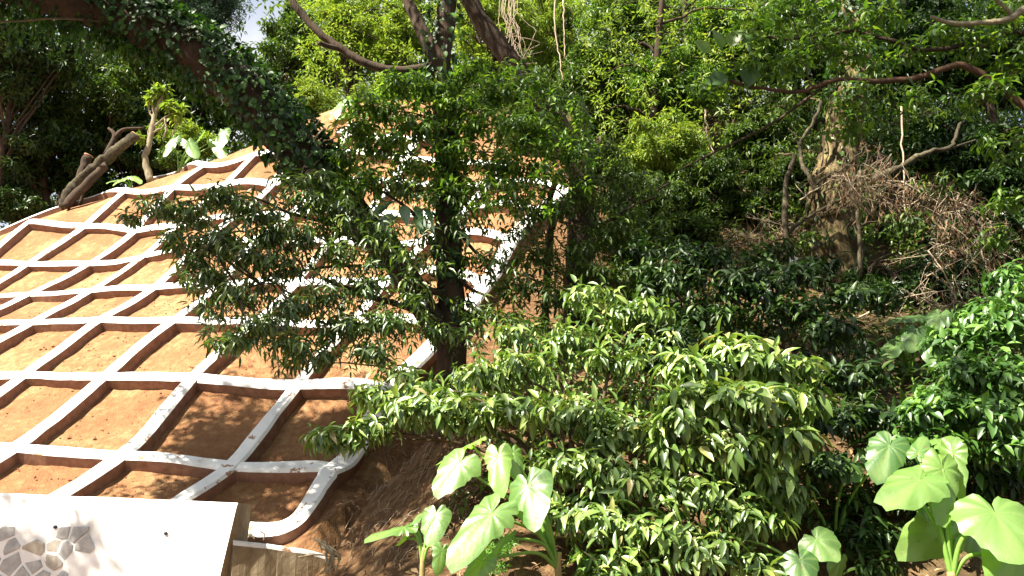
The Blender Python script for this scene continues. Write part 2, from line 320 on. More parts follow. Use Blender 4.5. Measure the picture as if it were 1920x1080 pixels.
WALL_Y = 8.55; WALL_XR = -2.84
def axis_pts(segs):
    out = []
    for a, b, s in segs: out.append(np.arange(a, b, s))
    return np.concatenate(out + [np.array([segs[-1][1]])])
gx = axis_pts([(-120, -40, 8), (-40, -14, 1.5), (-14, -11, 0.3), (-11, 3.5, 0.075), (3.5, 9, 0.15), (9, 14, 0.4), (14, 40, 1.5), (40, 120, 8)])
gy = axis_pts([(-40, 0, 5), (0, 5, 0.5), (5, 7.5, 0.12), (7.5, 16, 0.075), (16, 24, 0.15), (24, 40, 0.8), (40, 140, 5)])
GX, GY = np.meshgrid(gx, gy); GZ = TZ(GX, GY)
rough = fbm(GX, GY, 0.9, 4, 3) * 0.06 + fbm(GX, GY, 5.0, 3, 9) * 0.035
near = ((GX > -14) & (GX < 14) & (GY > 4) & (GY < 30))
GZ = GZ + np.where(near, rough, 0)
GZ = np.where(GY < 3.5, np.minimum(GZ, 0.0) * 0, GZ)
GZ = np.where((GY >= 3.5) & (GY < 5), np.maximum(GZ, 0.0), GZ)
GZ = np.where((GX < WALL_XR + 0.12) & (GY < WALL_Y + 0.2), 0.0, GZ)
wa = np.array([WALL_XR - 0.02, WALL_Y + 0.03]); wbp = np.array([-2.06, 9.25]); wd = (wbp - wa) / np.linalg.norm(wbp - wa)
front = (GX - wa[0]) * wd[1] - (GY - wa[1]) * wd[0]                      # ground in front of the low wall lies deeper
GZ = np.where((front > -0.12) & (GX > WALL_XR - .1) & (GX < -1.2) & (GY < 9.6), np.minimum(GZ, 0.95 + np.maximum(0, GX + 2.12) * 1.9), GZ)
ny, nx = GX.shape; I = np.arange(ny * nx).reshape(ny, nx)
Q = np.stack([I[:-1, :-1], I[:-1, 1:], I[1:, 1:], I[1:, :-1]], -1).reshape(-1, 4)
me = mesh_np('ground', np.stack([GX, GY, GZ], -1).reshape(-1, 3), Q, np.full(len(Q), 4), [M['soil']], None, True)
ca = me.attributes.new('soil', 'FLOAT_COLOR', 'POINT')
Dl = np.array([[p[0], p[1]] for p in [HOOK[2], HOOK[0]] + [node3['D'][r] for r in sorted(node3['D'])]])
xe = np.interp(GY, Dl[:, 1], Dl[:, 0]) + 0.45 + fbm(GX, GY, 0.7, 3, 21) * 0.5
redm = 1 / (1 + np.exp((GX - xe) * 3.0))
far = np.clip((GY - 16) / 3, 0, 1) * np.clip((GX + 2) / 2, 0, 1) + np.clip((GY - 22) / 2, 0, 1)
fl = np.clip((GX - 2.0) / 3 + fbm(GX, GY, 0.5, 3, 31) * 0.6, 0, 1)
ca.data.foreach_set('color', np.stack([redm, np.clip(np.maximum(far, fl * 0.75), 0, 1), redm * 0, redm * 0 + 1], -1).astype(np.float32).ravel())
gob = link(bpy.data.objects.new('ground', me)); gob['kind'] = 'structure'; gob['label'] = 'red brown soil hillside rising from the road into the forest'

mb = MB(); mb.add([(-60, -20, 0.004), (60, -20, 0.004), (60, 3.3, 0.004), (-60, 3.3, 0.004)], [[0, 1, 2, 3]])
o = mb.build('road', M['asphalt']); o['kind'] = 'structure'; o['label'] = 'asphalt road below the bank'

# ------------------------------------------------------------------ white lattice beams
lat = thing('concrete_lattice', 'white painted concrete lattice of beams on the red soil slope', 'lattice', node3['B'][1] - np.array([0, 0, BH]))
def beam(name, pts, width, height, seed, lift=0.0, deep=0.25):
    C = catmull(pts, 14); xy = C[:, :2]; n = len(C)
    z = TZ(xy[:, 0], xy[:, 1]); N = np.array([tn(*q) for q in xy]); P = np.c_[xy, z]
    T = nrm(np.gradient(P, axis=0)); Sd = nrm(np.cross(T, N))
    s = np.concatenate([[0], np.cumsum(np.linalg.norm(np.diff(P, axis=0), axis=1))])
    nl = fbm(s, s * 0 + seed, 1.6, 4, seed); nr = fbm(s, s * 0 + seed + 7, 1.6, 4, seed + 5); nh = fbm(s, s * 0 + seed, 0.9, 3, seed + 9)
    hw = width / 2; V = []
    for i in range(n):
        h = height + lift + nh[i] * 0.03; l = hw + nl[i] * 0.028; r = hw + nr[i] * 0.028
        for a, b in ((-l - 0.035, -deep), (-l - 0.01, h - 0.03), (-l + 0.025, h), (r - 0.025, h), (r + 0.01, h - 0.03), (r + 0.035, -deep)):
            V.append(P[i] + Sd[i] * a + N[i] * b)
    F = []; mi = []
    for i in range(n - 1):
        for k in range(5):
            F.append([i * 6 + k, (i + 1) * 6 + k, (i + 1) * 6 + k + 1, i * 6 + k + 1][::-1]); mi.append(1 if k in (0, 4) else 0)
    F.append([0, 1, 2, 3, 4, 5]); mi.append(1); F.append([(n - 1) * 6 + k for k in (5, 4, 3, 2, 1, 0)]); mi.append(1)
    V = np.array(V) - np.array(lat.location)
    me = mesh_np(name, V, np.concatenate([np.array(f) for f in F]), [len(f) for f in F], [M['paint'], M['bside']], mi, False)
    return link(bpy.data.objects.new(name, me), lat)
for j, (k, d) in enumerate(NODES.items()):
    pts = [node3[k][r] for r in sorted(d)]
    if k == 'D': pts = HOOK[::-1] + pts
    beam('upslope_beam', pts, 0.19 if k != 'D' else 0.24, BH, 10 + j, 0.004, 0.3 if k != 'D' else 0.55)
order = list('VWXYZABCD')
for r in range(1, 9):
    ks = [k for k in order if r in NODES[k]]
    pts = [node3[k][r] for k in ks]
    if r == 7: pts = [PD(0, 437, 21.8), PD(60, 408, 21.7), PD(120, 391, 21.8), PD(190, 372, 22)] + pts
    if r == 8: pts = [PD(285, 340, 22.3), PD(345, 324, 22.4)] + pts
    beam('cross_beam', pts, 0.20, BH - 0.004, 60 + r)
beam('cross_beam', [PD(640, 229, 20.0), PD(700, 224, 19.6), PD(770, 222, 19.2), PD(830, 226, 19.0)], 0.20, BH - 0.004, 75)

# ------------------------------------------------------------------ retaining wall with stones only in its shade, its sun glare as white plaster, and the lower return wall
wall = thing('retaining_wall', 'retaining wall, its sun glare built as white plaster, grey stones only in the shaded lower left', 'wall', (-6, WALL_Y, 0))
def wall_top(x): return 1.99 + (x + 5.4) * -0.036
xs = np.linspace(-14, WALL_XR, 60); mb = MB(); V = []
for x in xs:
    zt = wall_top(x) + 0.012 * float(fbm([x], [1.0], 1.3, 3, 5)[0]); bat = 0.11
    sh = np.clip((x - (WALL_XR - 0.6)) / 0.6, 0, 1)
    for y, z, bx in ((WALL_Y - bat * 2.4, -0.1, -0.22), (WALL_Y, zt - 0.03, 0), (WALL_Y + 0.03, zt, 0), (WALL_Y + 0.47, zt + 0.005, 0), (WALL_Y + 0.47, -0.1, 0)):
        V.append((x + bx * sh * 0.9, y, z))
F = []
for i in range(len(xs) - 1):
    for k in range(4): F.append([i * 5 + k, (i + 1) * 5 + k, (i + 1) * 5 + k + 1, i * 5 + k + 1])
F.append([4, 3, 2, 1, 0]); F.append([(len(xs) - 1) * 5 + k for k in range(5)])
mb.add(V, F); mb.m[-1] = 1; wb = mb.build('plaster_face', [M['plaster'], M['brownwall']], wall, smooth=False)  # end face in the brown: its shade is put into the colour
def wall_y(z): return WALL_Y - 0.264 * (1 - (z + 0.1) / 2.06)
# stones: cells of a jittered pattern, cut back for the joints, proud of the plaster
def clip_poly(poly, n, c):
    out = []
    for i in range(len(poly)):
        a, b = poly[i], poly[(i + 1) % len(poly)]; da, db = np.dot(a, n) - c, np.dot(b, n) - c
        if da <= 0: out.append(a)
        if da * db < 0: out.append(a + (b - a) * (da / (da - db)))
    return out
seeds = []
for r in range(6):
    for c in range(24):
        seeds.append(np.array([-7.4 + c * 0.195 + (r % 2) * 0.09 + rng.uniform(-0.07, 0.07), 0.86 + r * 0.15 + rng.uniform(-0.05, 0.05)]))
for i, s in enumerate(seeds):
    if s[1] > 1.60 or s[0] > -4.36 - 0.12 * math.sin(s[1] * 11): continue
    poly = [s + np.array(q) for q in ((-.2, -.2), (.2, -.2), (.2, .2), (-.2, .2))]
    for j, q in enumerate(seeds):
        if i == j: continue
        dv = q - s; L = np.linalg.norm(dv)
        if L < 0.5: poly = clip_poly(poly, dv / L, np.dot(s, dv / L) + L / 2 - rng.uniform(.006, .016))
    poly = clip_poly(poly, np.array([0, 1.0]), 1.66)
    if len(poly) < 3: continue
    poly = np.array(poly); c = poly.mean(0); mb = MB(); k = len(poly); V = []
    dep = rng.uniform(0.003, 0.011); tl = rng.normal(0, .06, 2)
    for sc, dd in ((1.0, -0.03), (0.97, dep * 0.6), (0.82, dep)):
        for q in poly: x, z = c + (q - c) * sc; V.append((x, wall_y(z) - dd + rng.normal(0, 0.002) + np.dot(q - c, tl), z))
    F = [[2 * k + a for a in range(k)]]
    for l in (0, 1):
        for a in range(k): b = (a + 1) % k; F.append([l * k + a, l * k + b, (l + 1) * k + b, (l + 1) * k + a])
    mb.add(V, F); mb.build('stone', M['stoneA'] if rng.random() < 0.75 else M['stoneB'], wb, smooth=False)
for px, py in ((105, 988), (312, 1000)):
    r = ray(px, py); p = CAM + r * ((WALL_Y - 0.03) / r[1]); p[1] = wall_y(p[2]) - 0.012
    mb = MB(); tube(mb, [p, p + np.array([0, 0.1, 0])], 0.018, 10); mb.build('weep_pipe', M['hole'], wb)
# lower wall turning back from the corner
a = np.array([WALL_XR - 0.02, WALL_Y + 0.03]); b = np.array([-2.06, 9.25]); dirw = (b - a) / np.linalg.norm(b - a); nn = np.array([dirw[1], -dirw[0]])
mb = MB(); V = []; k = 16
for i in range(k):
    t = i / (k - 1); p = a + (b - a) * t; zt = 1.525 - 0.10 * t - 0.05 * t ** 4 + 0.012 * float(fbm([t * 4], [0.3], 1.0, 3, 8)[0])
    for off, z in ((0.22, 0.0), (0.03, zt - 0.05), (0.02, zt - 0.02), (0.0, zt), (-0.34, zt + 0.01), (-0.34, 0.0)):
        V.append((*(p + nn * (off + 0.012 * float(fbm([t * 5], [z], 2.0, 3, 4)[0]))), z))
F = []; mi = []
for i in range(k - 1):
    for q in range(5): F.append([i * 6 + q, (i + 1) * 6 + q, (i + 1) * 6 + q + 1, i * 6 + q + 1]); mi.append(0 if q == 0 else 1)  # lit line along the top edge put into the colour as white paint
F.append([5, 4, 3, 2, 1, 0]); mi.append(0); F.append([(k - 1) * 6 + q for q in range(6)]); mi.append(0)
for f, m_ in zip(F, mi): pass
mb.add(V, F); mb.m = mi
o = mb.build('return_wall', [M['brownwall'], M['paint']], None, smooth=False, origin=(a[0], a[1], 0))
tag(o, 'low shaded brown wall turning back from the corner of the white wall', 'wall')

# ------------------------------------------------------------------ leaves
def leaf_template(kind):
    if kind == 'fine':                      # pointed leaf, folded on its midrib and drooping at the tip
        st = [(0.16, 0.62), (0.42, 1.0), (0.72, 0.66)]; V = [(0, 0, 0)]
        for t, wd in st:
            z = -0.22 * t * t
            V += [(-0.5 * wd, t, z + 0.10 * wd), (0, t, z), (0.5 * wd, t, z + 0.10 * wd)]
        V.append((0, 1, -0.24))
        F = [[0, 2, 1], [0, 3, 2], [1, 2, 5, 4], [2, 3, 6, 5], [4, 5, 8, 7], [5, 6, 9, 8], [7, 8, 10], [8, 9, 10]]
    else:                                   # small leaf: two faces
        V = [(0, 0, 0), (-0.5, 0.45, 0.06), (0.5, 0.45, 0.06), (0, 1, -0.12)]; F = [[0, 2, 3], [0, 3, 1]]
    return np.array(V), F
LT = {k: leaf_template(k) for k in ('fine', 'small')}
def frames(A, N):
    A = nrm(A); N = nrm(N - A * np.sum(N * A, 1, keepdims=True)); X = np.cross(A, N); return X, A, N
def leaves_mesh(name, B, A, N, L, wr, kind, m, parent=None):
    tv, tf = LT[kind]; X, Y, Z = frames(A, N); k = len(tv); n = len(B)
    V = B[:, None, :] + L[:, None, None] * (tv[None, :, 0, None] * wr[:, None, None] * X[:, None] + tv[None, :, 1, None] * Y[:, None] + tv[None, :, 2, None] * Z[:, None])
    org = np.array(parent.location) if parent is not None else np.zeros(3)
    base = (np.arange(n) * k)[:, None]
    idx = np.concatenate([(base + np.array(f)[None]) for f in tf], 1).ravel()
    me = mesh_np(name, V.reshape(-1, 3) - org, idx, np.tile([len(f) for f in tf], n), [m], None, kind == 'fine')
    o = link(bpy.data.objects.new(name, me), parent); o['kind'] = 'stuff'; return o
_leafmesh = {}
def leaf_objects(B, A, N, L, wr, m, parent):
    """single leaves as parts, sharing one mesh for each leaf material"""
    tv, tf = LT['fine']; X, Y, Z = frames(A, N)
    if m.name not in _leafmesh:
        _leafmesh[m.name] = mesh_np('leaf', tv, np.concatenate([np.array(f) for f in tf]), [len(f) for f in tf], [m], None, True)
    org = np.array(parent.location)
    for i in range(len(B)):
        o = bpy.data.objects.new('leaf', _leafmesh[m.name])
        mt = Matrix.Identity(4)
        for r in range(3): mt[r][0] = X[i][r] * L[i] * wr[i]; mt[r][1] = Y[i][r] * L[i]; mt[r][2] = Z[i][r] * L[i]; mt[r][3] = B[i][r] - org[r]
        link(o, parent); o.matrix_basis = mt
def sprig_leaves(Sp, D, k, L, wr, droop, spread=0.9):
    """whorls of k leaves at shoot tips Sp pointing along D"""
    n = len(Sp); D = nrm(D); ref = nrm(rng.normal(size=(n, 3))); u = nrm(np.cross(D, ref)); v = np.cross(D, u)
    ph = rng.uniform(0, 6.28, n)[:, None] + np.arange(k)[None] * 2.399
    el = rng.normal(0.25, 0.3, (n, k)) - np.linspace(-0.25, 0.45, k)[None] * spread
    rad = np.cos(ph)[..., None] * u[:, None] + np.sin(ph)[..., None] * v[:, None]
    A = rad * np.cos(el)[..., None] + D[:, None] * np.sin(el)[..., None]
    A[..., 2] -= droop * rng.uniform(0.4, 1.3, (n, k)); A = nrm(A)
    N = D[:, None] * 0.8 + np.array([0, 0, 1.0]) - rad * 0.15 + rng.normal(0, 0.25, (n, k, 3))
    B = Sp[:, None] - D[:, None] * (np.arange(k)[None] / k * L * 0.9)[..., None] + A * 0.08 * L
    LL = L * rng.uniform(0.5, 1.2, (n, k)) * rng.uniform(.8, 1.12, (n, 1)); W = np.broadcast_to(wr, (n, k)) * rng.uniform(0.85, 1.15, (n, k))
    f = lambda q: q.reshape(-1, q.shape[-1])
    return f(B), f(A), f(N), LL.ravel(), W.ravel()
def clump_sprigs(c, rx, ry, rz, n, inside=0.35, upbias=0.35):
    d = nrm(rng.normal(size=(n, 3))); d[:, 2] = np.where(d[:, 2] < -0.25, -d[:, 2] * 0.8, d[:, 2])
    rr = np.where(rng.random(n) < inside, rng.random(n) ** 0.5, rng.uniform(0.85, 1.08, n))[:, None]
    P = np.asarray(c) + d * rr * np.array([rx, ry, rz]); D = nrm(d * np.array([1, 1, 0.7]) + np.array([0, 0, upbias]) + rng.normal(0, 0.25, (n, 3)))
    return P, D
def fill_poly(poly, Y0, Y1, n):
    poly = np.array(poly, float); lo = poly.min(0); hi = poly.max(0); P = []
    while len(P) < n:
        q = rng.uniform(lo, hi); inside = False; j = len(poly) - 1
        for i in range(len(poly)):
            if (poly[i][1] > q[1]) != (poly[j][1] > q[1]) and q[0] < (poly[j][0] - poly[i][0]) * (q[1] - poly[i][1]) / (poly[j][1] - poly[i][1]) + poly[i][0]: inside = not inside
            j = i
        if inside: P.append(PY(q[0], q[1], rng.uniform(Y0, Y1)))
    P = np.array(P); P = P[P[:, 2] > TZ(P[:, 0], P[:, 1]) + 0.05]
    D = nrm(np.array([-0.25, -0.35, 0.6]) + rng.normal(0, 0.5, P.shape)); return P, D
def cat(parts): return [np.concatenate([p[i] for p in parts]) for i in range(5)]

def shrub(name, label, cat_, base, clumps, m, L, wr, k, droop, nsolo, stems_r=0.022, group=None, dens=1.9, kind='fine', twigm='twig', spur=0.2, fill=None):
    """clumps: (px, py, Y, radius px, sprigs)"""
    root = thing(name, label, cat_, base, group); parts = []; st = MB()
    for (px, py, Y, rp, n) in clumps:
        c = PY(px, py, Y); r = rp * Y / FPX * 1.15
        P, D = clump_sprigs(c, r, r * 0.9, r * 0.62, max(3, int(n * dens)), 0.5)
        parts.append(sprig_leaves(P, D, k, L, wr, droop))
        start = np.array(base) + np.r_[rng.normal(0, 0.12, 2), 0]; start[2] = tz(start[0], start[1]) - 0.05
        mid = start * 0.45 + c * 0.55 + np.r_[rng.normal(0, 0.12, 2), 0.15]; end = c - np.array([0, 0, r * 0.25])
        limb(st, [start, mid, end], stems_r * rng.uniform(0.8, 1.2), stems_r * 0.4, 6, 5, 0.1, 0.008)
        for q in range(len(P)):
            if rng.random() < spur: limb(st, [end, (end + P[q]) / 2 + np.array([0, 0, 0.03]), P[q]], stems_r * 0.28, 0.003, 3, 3, 0, 0)
    st.build('stems', M[twigm], root)
    if fill: parts.append(sprig_leaves(*fill_poly(*fill), k, L, wr, droop))
    B, A, N, LL, W = cat(parts)
    if nsolo:
        dist = np.linalg.norm(B - CAM, axis=1) + rng.uniform(0, 0.9, len(B)); idx = np.argsort(dist)[:nsolo]
        keep = np.ones(len(B), bool); keep[idx] = False
        leaf_objects(B[idx], A[idx], N[idx], LL[idx], W[idx], m, root)
        B, A, N, LL, W = B[keep], A[keep], N[keep], LL[keep], W[keep]
    leaves_mesh('foliage', B, A, N, LL, W, kind, m, root); return root

# ------------------------------------------------------------------ foreground shrubs
def gb(px, Y): p = PY(px, 900, Y); return ground(p)
shrub('lance_leaf_shrub', 'large drooping leafed shrub in the lower centre beside the big heart leaves', 'shrub', gb(1080, 7.7), [
 (900, 705, 7.5, 55, 20), (985, 690, 7.4, 60, 22), (800, 745, 7.6, 55, 20), (745, 700, 7.9, 40, 9), (635, 822, 7.3, 52, 22), (700, 800, 7.3, 45, 18), (770, 770, 7.2, 55, 24), (700, 740, 7.5, 40, 14), (830, 760, 7.1, 50, 22), (880, 790, 7.2, 55, 20), (955, 770, 7.1, 60, 24),
 (1085, 775, 6.9, 75, 40), (1160, 815, 6.8, 65, 32), (1060, 640, 7.9, 55, 22), (1195, 590, 8.1, 60, 26), (1110, 560, 8.3, 55, 20), (960, 630, 8.0, 45, 14), (1150, 680, 7.6, 60, 18),
 (1090, 880, 6.8, 75, 34), (1190, 910, 6.7, 80, 40), (1130, 985, 6.6, 85, 44), (1060, 960, 6.8, 50, 16), (1230, 1000, 6.5, 75, 36), (1310, 930, 6.5, 75, 34), (1320, 1040, 6.4, 75, 34), (1400, 980, 6.4, 70, 30), (1160, 1070, 6.4, 70, 30), (1430, 1060, 6.4, 60, 22), (1020, 860, 7.0, 40, 10), (1470, 930, 6.6, 50, 16)],
 M['bush'], 0.150, 0.33, 7, 0.8, 300, dens=1.6, fill=([(720, 730), (900, 670), (1100, 560), (1250, 560), (1300, 700), (1500, 860), (1500, 1080), (1050, 1080), (1040, 900), (900, 800), (760, 790)], 7.5, 8.9, 700))
shrub('lance_leaf_shrub', 'sunlit pale green shrub right of centre, its dome of drooping leaves brightest', 'shrub', gb(1400, 7.3), [
 (1300, 690, 6.8, 62, 34), (1385, 672, 6.8, 70, 42), (1470, 690, 6.8, 60, 32), (1330, 755, 6.5, 75, 48), (1430, 760, 6.4, 80, 54), (1285, 790, 6.5, 60, 30), (1480, 820, 6.4, 55, 26), (1370, 840, 6.4, 65, 30), (1260, 850, 6.6, 50, 18), (1420, 890, 6.5, 55, 20), (1520, 740, 6.8, 40, 12)],
 M['bush'], 0.168, 0.36, 7, 0.9, 300, dens=1.55, fill=([(1260, 680), (1400, 640), (1520, 690), (1540, 860), (1400, 920), (1260, 860)], 7.2, 8.0, 110))
shrub('ovate_leaf_shrub', 'bright green broad bush at the right edge above the big heart leaves', 'shrub', gb(1880, 7.9), [
 (1760, 770, 7.0, 60, 30), (1840, 700, 7.3, 70, 36), (1790, 640, 7.7, 50, 20), (1880, 615, 7.5, 65, 32), (1860, 785, 6.9, 70, 40), (1770, 835, 6.9, 45, 18), (1900, 845, 6.8, 55, 26), (1905, 530, 7.8, 55, 22), (1715, 800, 7.1, 40, 12), (1935, 720, 7.0, 70, 34), (1830, 590, 8.0, 45, 14), (1690, 835, 7.0, 35, 10)],
 M['bushr'], 0.135, 0.42, 7, 0.5, 300, dens=1.5, fill=([(1690, 800), (1790, 610), (1920, 500), (1980, 500), (1980, 880), (1780, 870)], 7.1, 8.4, 420))
shrub('low_leafy_plant', 'low lance-leaved plants filling the dark ground around the bottom right heart leaves', 'shrub', gb(1660, 7.6), [
 (1610, 1010, 6.9, 45, 9), (1660, 1000, 7.0, 40, 8), (1600, 940, 7.4, 40, 8), (1640, 1060, 6.6, 40, 8), (1690, 930, 7.3, 35, 7), (1860, 900, 7.4, 60, 14), (1760, 910, 7.4, 50, 10)],
 M['dark'], 0.15, 0.30, 6, 0.6, 60, fill=([(1480, 900), (1700, 840), (1940, 850), (1960, 1080), (1500, 1080)], 7.0, 8.2, 330))
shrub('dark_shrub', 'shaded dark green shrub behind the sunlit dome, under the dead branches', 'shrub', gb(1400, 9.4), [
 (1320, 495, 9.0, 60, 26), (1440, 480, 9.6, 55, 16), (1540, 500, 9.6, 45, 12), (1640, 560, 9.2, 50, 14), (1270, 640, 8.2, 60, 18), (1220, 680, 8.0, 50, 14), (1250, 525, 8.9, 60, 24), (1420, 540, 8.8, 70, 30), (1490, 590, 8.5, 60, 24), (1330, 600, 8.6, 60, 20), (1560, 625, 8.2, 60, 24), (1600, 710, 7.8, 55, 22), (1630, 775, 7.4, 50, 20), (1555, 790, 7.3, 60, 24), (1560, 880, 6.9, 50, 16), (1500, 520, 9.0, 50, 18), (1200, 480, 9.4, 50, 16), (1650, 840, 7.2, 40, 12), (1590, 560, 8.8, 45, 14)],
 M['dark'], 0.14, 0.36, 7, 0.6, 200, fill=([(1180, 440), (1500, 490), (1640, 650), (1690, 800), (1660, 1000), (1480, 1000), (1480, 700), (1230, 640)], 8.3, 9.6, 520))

# ------------------------------------------------------------------ trees in the middle ground
def foliage_clumps(root, clumps, m, L, wr, k, droop, kind='fine', nsolo=0, twig_from=None, twig_r=0.01, flat=0.6, spur=0.3, twm='twig', inside=0.5, fill=None, dens=1.9):
    parts = []; tw = MB()
    if fill: parts.append(sprig_leaves(*fill_poly(*fill), k, L, wr, droop))
    for (px, py, Y, rp, n) in clumps:
        c = PY(px, py, Y); r = rp * Y / FPX * 1.15
        P, D = clump_sprigs(c, r, r, r * flat, int(n * dens), inside)
        parts.append(sprig_leaves(P, D, k, L, wr, droop))
        if twig_from is not None:
            T = np.asarray(twig_from); dd = np.linalg.norm((T - c) * np.array([1, 1, 1.6]), axis=1); s = T[np.argmin(dd + (T[:, 2] > c[2] + 0.6) * 1.0)]
            limb(tw, [s, s * 0.5 + c * 0.5 + np.r_[rng.normal(0, 0.08, 2), rng.uniform(0.0, 0.2)], c - np.array([0, 0, r * 0.15])], twig_r * 1.6, twig_r * 0.6, 5, 5, 0, 0.01)
            for q in range(len(P)):
                if rng.random() < spur: limb(tw, [c, (c + P[q]) / 2 + np.array([0, 0, 0.03]), P[q]], twig_r * 0.4, 0.003, 3, 3, 0, 0)
    if tw.n: tw.build('twigs', M[twm], root)
    B, A, N, LL, W = cat(parts)
    if nsolo:
        idx = np.argsort(np.linalg.norm(B - CAM, axis=1) + rng.uniform(0, 1.2, len(B)))[:nsolo]; keep = np.ones(len(B), bool); keep[idx] = False
        leaf_objects(B[idx], A[idx], N[idx], LL[idx], W[idx], m, root); B, A, N, LL, W = B[keep], A[keep], N[keep], LL[keep], W[keep]
    return leaves_mesh('foliage', B, A, N, LL, W, kind, m, root)

# central tree: upright trunk, long arching limb to the upper left under ivy, curved bare branch
Y1 = 9.35
base = ground(PY(850, 690, Y1))
t1 = thing('forked_tree', 'dark forked tree in the centre with an ivy clad limb arching to upper left', 'tree', base)
mb = MB()
trunkC = limb(mb, [base - np.array([0, 0, 0.2]), PY(848, 660, Y1), PY(846, 560, Y1), PY(842, 450, Y1), PY(838, 330, Y1), PY(832, 220, Y1 - .05), PY(826, 120, Y1 - .1), PY(836, 20, Y1 - .1), PY(845, -80, Y1 - .1), PY(830, -260, Y1 - .2), PY(800, -500, Y1 - .3)], 0.185, 0.10, 14, 8, 0.13, 0.006, 3)
mb.build('trunk', M['bark'], t1)
mb = MB()
leanP = [PY(845, 655, Y1), PY(800, 585, Y1 - .05), PY(735, 478, Y1 - .1), PY(665, 400, Y1 - .15), PY(600, 328, Y1 - .25), PY(530, 245, Y1 - .35), PY(450, 165, Y1 - .5), PY(350, 92, Y1 - .65), PY(235, 34, Y1 - .8), PY(95, -8, Y1 - 1.0), PY(-70, -40, Y1 - 1.2), PY(-260, -60, Y1 - 1.4)]
leanC = catmull(leanP, 8); tube(mb, leanC, np.interp(np.linspace(0, 1, len(leanC)), [0, .15, .4, .6, .8, 1], [.14, .17, .26, .29, .25, .15]), 14, 0.13, 9)
mb.build('leaning_limb', M['bark'], t1)
mb = MB(); curvC = limb(mb, [PY(822, 122, Y1 - .1), PY(770, 131, Y1 - .1), PY(720, 129, Y1 - .12), PY(680, 116, Y1 - .15), PY(640, 92, Y1 - .18), PY(598, 62, Y1 - .2), PY(568, 28, Y1 - .22), PY(545, -5, Y1 - .25), PY(515, -90, Y1 - .3)], 0.062, 0.045, 10, 6, 0.1, 0.004, 5)
limb(mb, [PY(640, 92, Y1 - .18), PY(612, 86, Y1 - .3), PY(598, 80, Y1 - .4)], 0.035, 0.03, 7, 4)
mb.build('curved_branch', M['bark'], t1)
mb = MB(); limb(mb, [PY(828, 130, Y1 - .1), PY(800, 75, Y1 + .05), PY(775, 25, Y1 + .15), PY(750, -40, Y1 + .2), PY(700, -200, Y1 + .3)], 0.10, 0.06, 10, 6, 0.1, 0.006, 6)
limb(mb, [PY(842, 500, Y1), PY(800, 440, Y1 - .2), PY(775, 400, Y1 - .4), PY(720, 360, Y1 - .6)], 0.035, 0.015, 6, 5)
limb(mb, [PY(846, 560, Y1), PY(800, 540, Y1 - .3), PY(740, 500, Y1 - .5), PY(690, 480, Y1 - .7)], 0.045, 0.02, 6, 5)
limb(mb, [PY(846, 610, Y1), PY(760, 575, Y1 - .4), PY(690, 555, Y1 - .7), PY(600, 520, Y1 - .9)], 0.05, 0.02, 6, 5)
limb(mb, [PY(844, 500, Y1), PY(880, 540, Y1 - .2), PY(930, 560, Y1 - .4)], 0.03, 0.015, 6, 5)
limb(mb, [PY(850, 420, Y1), PY(900, 480, Y1 + .1), PY(960, 500, Y1 + .2)], 0.025, 0.012, 6, 5)
limb(mb, [PY(840, 330, Y1), PY(880, 390, Y1 + .1), PY(910, 440, Y1 + .2)], 0.022, 0.012, 6, 5)
limb(mb, [PY(620, 420, Y1 - .5), PY(540, 398, Y1 - .8), PY(480, 372, Y1 - 1.0), PY(420, 368, Y1 - 1.1), PY(340, 380, Y1 - 1.2)], 0.022, 0.008, 6, 6)
sec = limb(mb, [PY(720, 500, Y1 - .4), PY(620, 500, Y1 - .8), PY(520, 520, Y1 - 1.1), PY(420, 560, Y1 - 1.2)], 0.022, 0.008, 6, 6)
mb.build('branches', M['bark'], t1)
ALLT = np.vstack([trunkC, leanC[:60], sec, curvC])
foliage_clumps(t1, [(300, 385, 8.0, 42, 14), (355, 400, 8.0, 45, 16), (420, 372, 8.1, 50, 18), (480, 400, 8.1, 50, 16), (330, 450, 8.0, 38, 10), (400, 455, 8.0, 50, 18), (465, 480, 8.0, 50, 16), (385, 520, 8.0, 40, 12), (450, 555, 8.0, 50, 17), (520, 500, 8.1, 50, 16), (365, 490, 8.0, 30, 8),
  (560, 440, 8.2, 48, 16), (625, 395, 8.3, 50, 18), (640, 480, 8.3, 50, 13), (560, 580, 8.1, 50, 18), (500, 615, 7.9, 50, 20), (435, 640, 7.9, 42, 16), (620, 560, 8.2, 50, 15), (655, 615, 8.1, 50, 20), (720, 605, 8.2, 45, 16), (590, 670, 8.0, 45, 14), (780, 560, 8.5, 35, 6), (835, 625, 8.6, 40, 11), (690, 540, 8.4, 35, 8), (500, 440, 8.1, 40, 12), (545, 645, 7.9, 40, 13), (600, 340, 8.4, 40, 11), (800, 440, 8.8, 40, 8), (780, 500, 8.7, 40, 7), (720, 440, 8.6, 45, 12), (760, 350, 8.7, 45, 12), (690, 660, 8.0, 40, 12)],
  M['lance'], 0.135, 0.24, 7, 0.8, 'fine', 150, ALLT, 0.009, 0.55, 0.2, fill=([(280, 380), (450, 340), (620, 330), (760, 420), (800, 600), (700, 690), (560, 690), (400, 650), (350, 560)], 7.9, 9.0, 560))
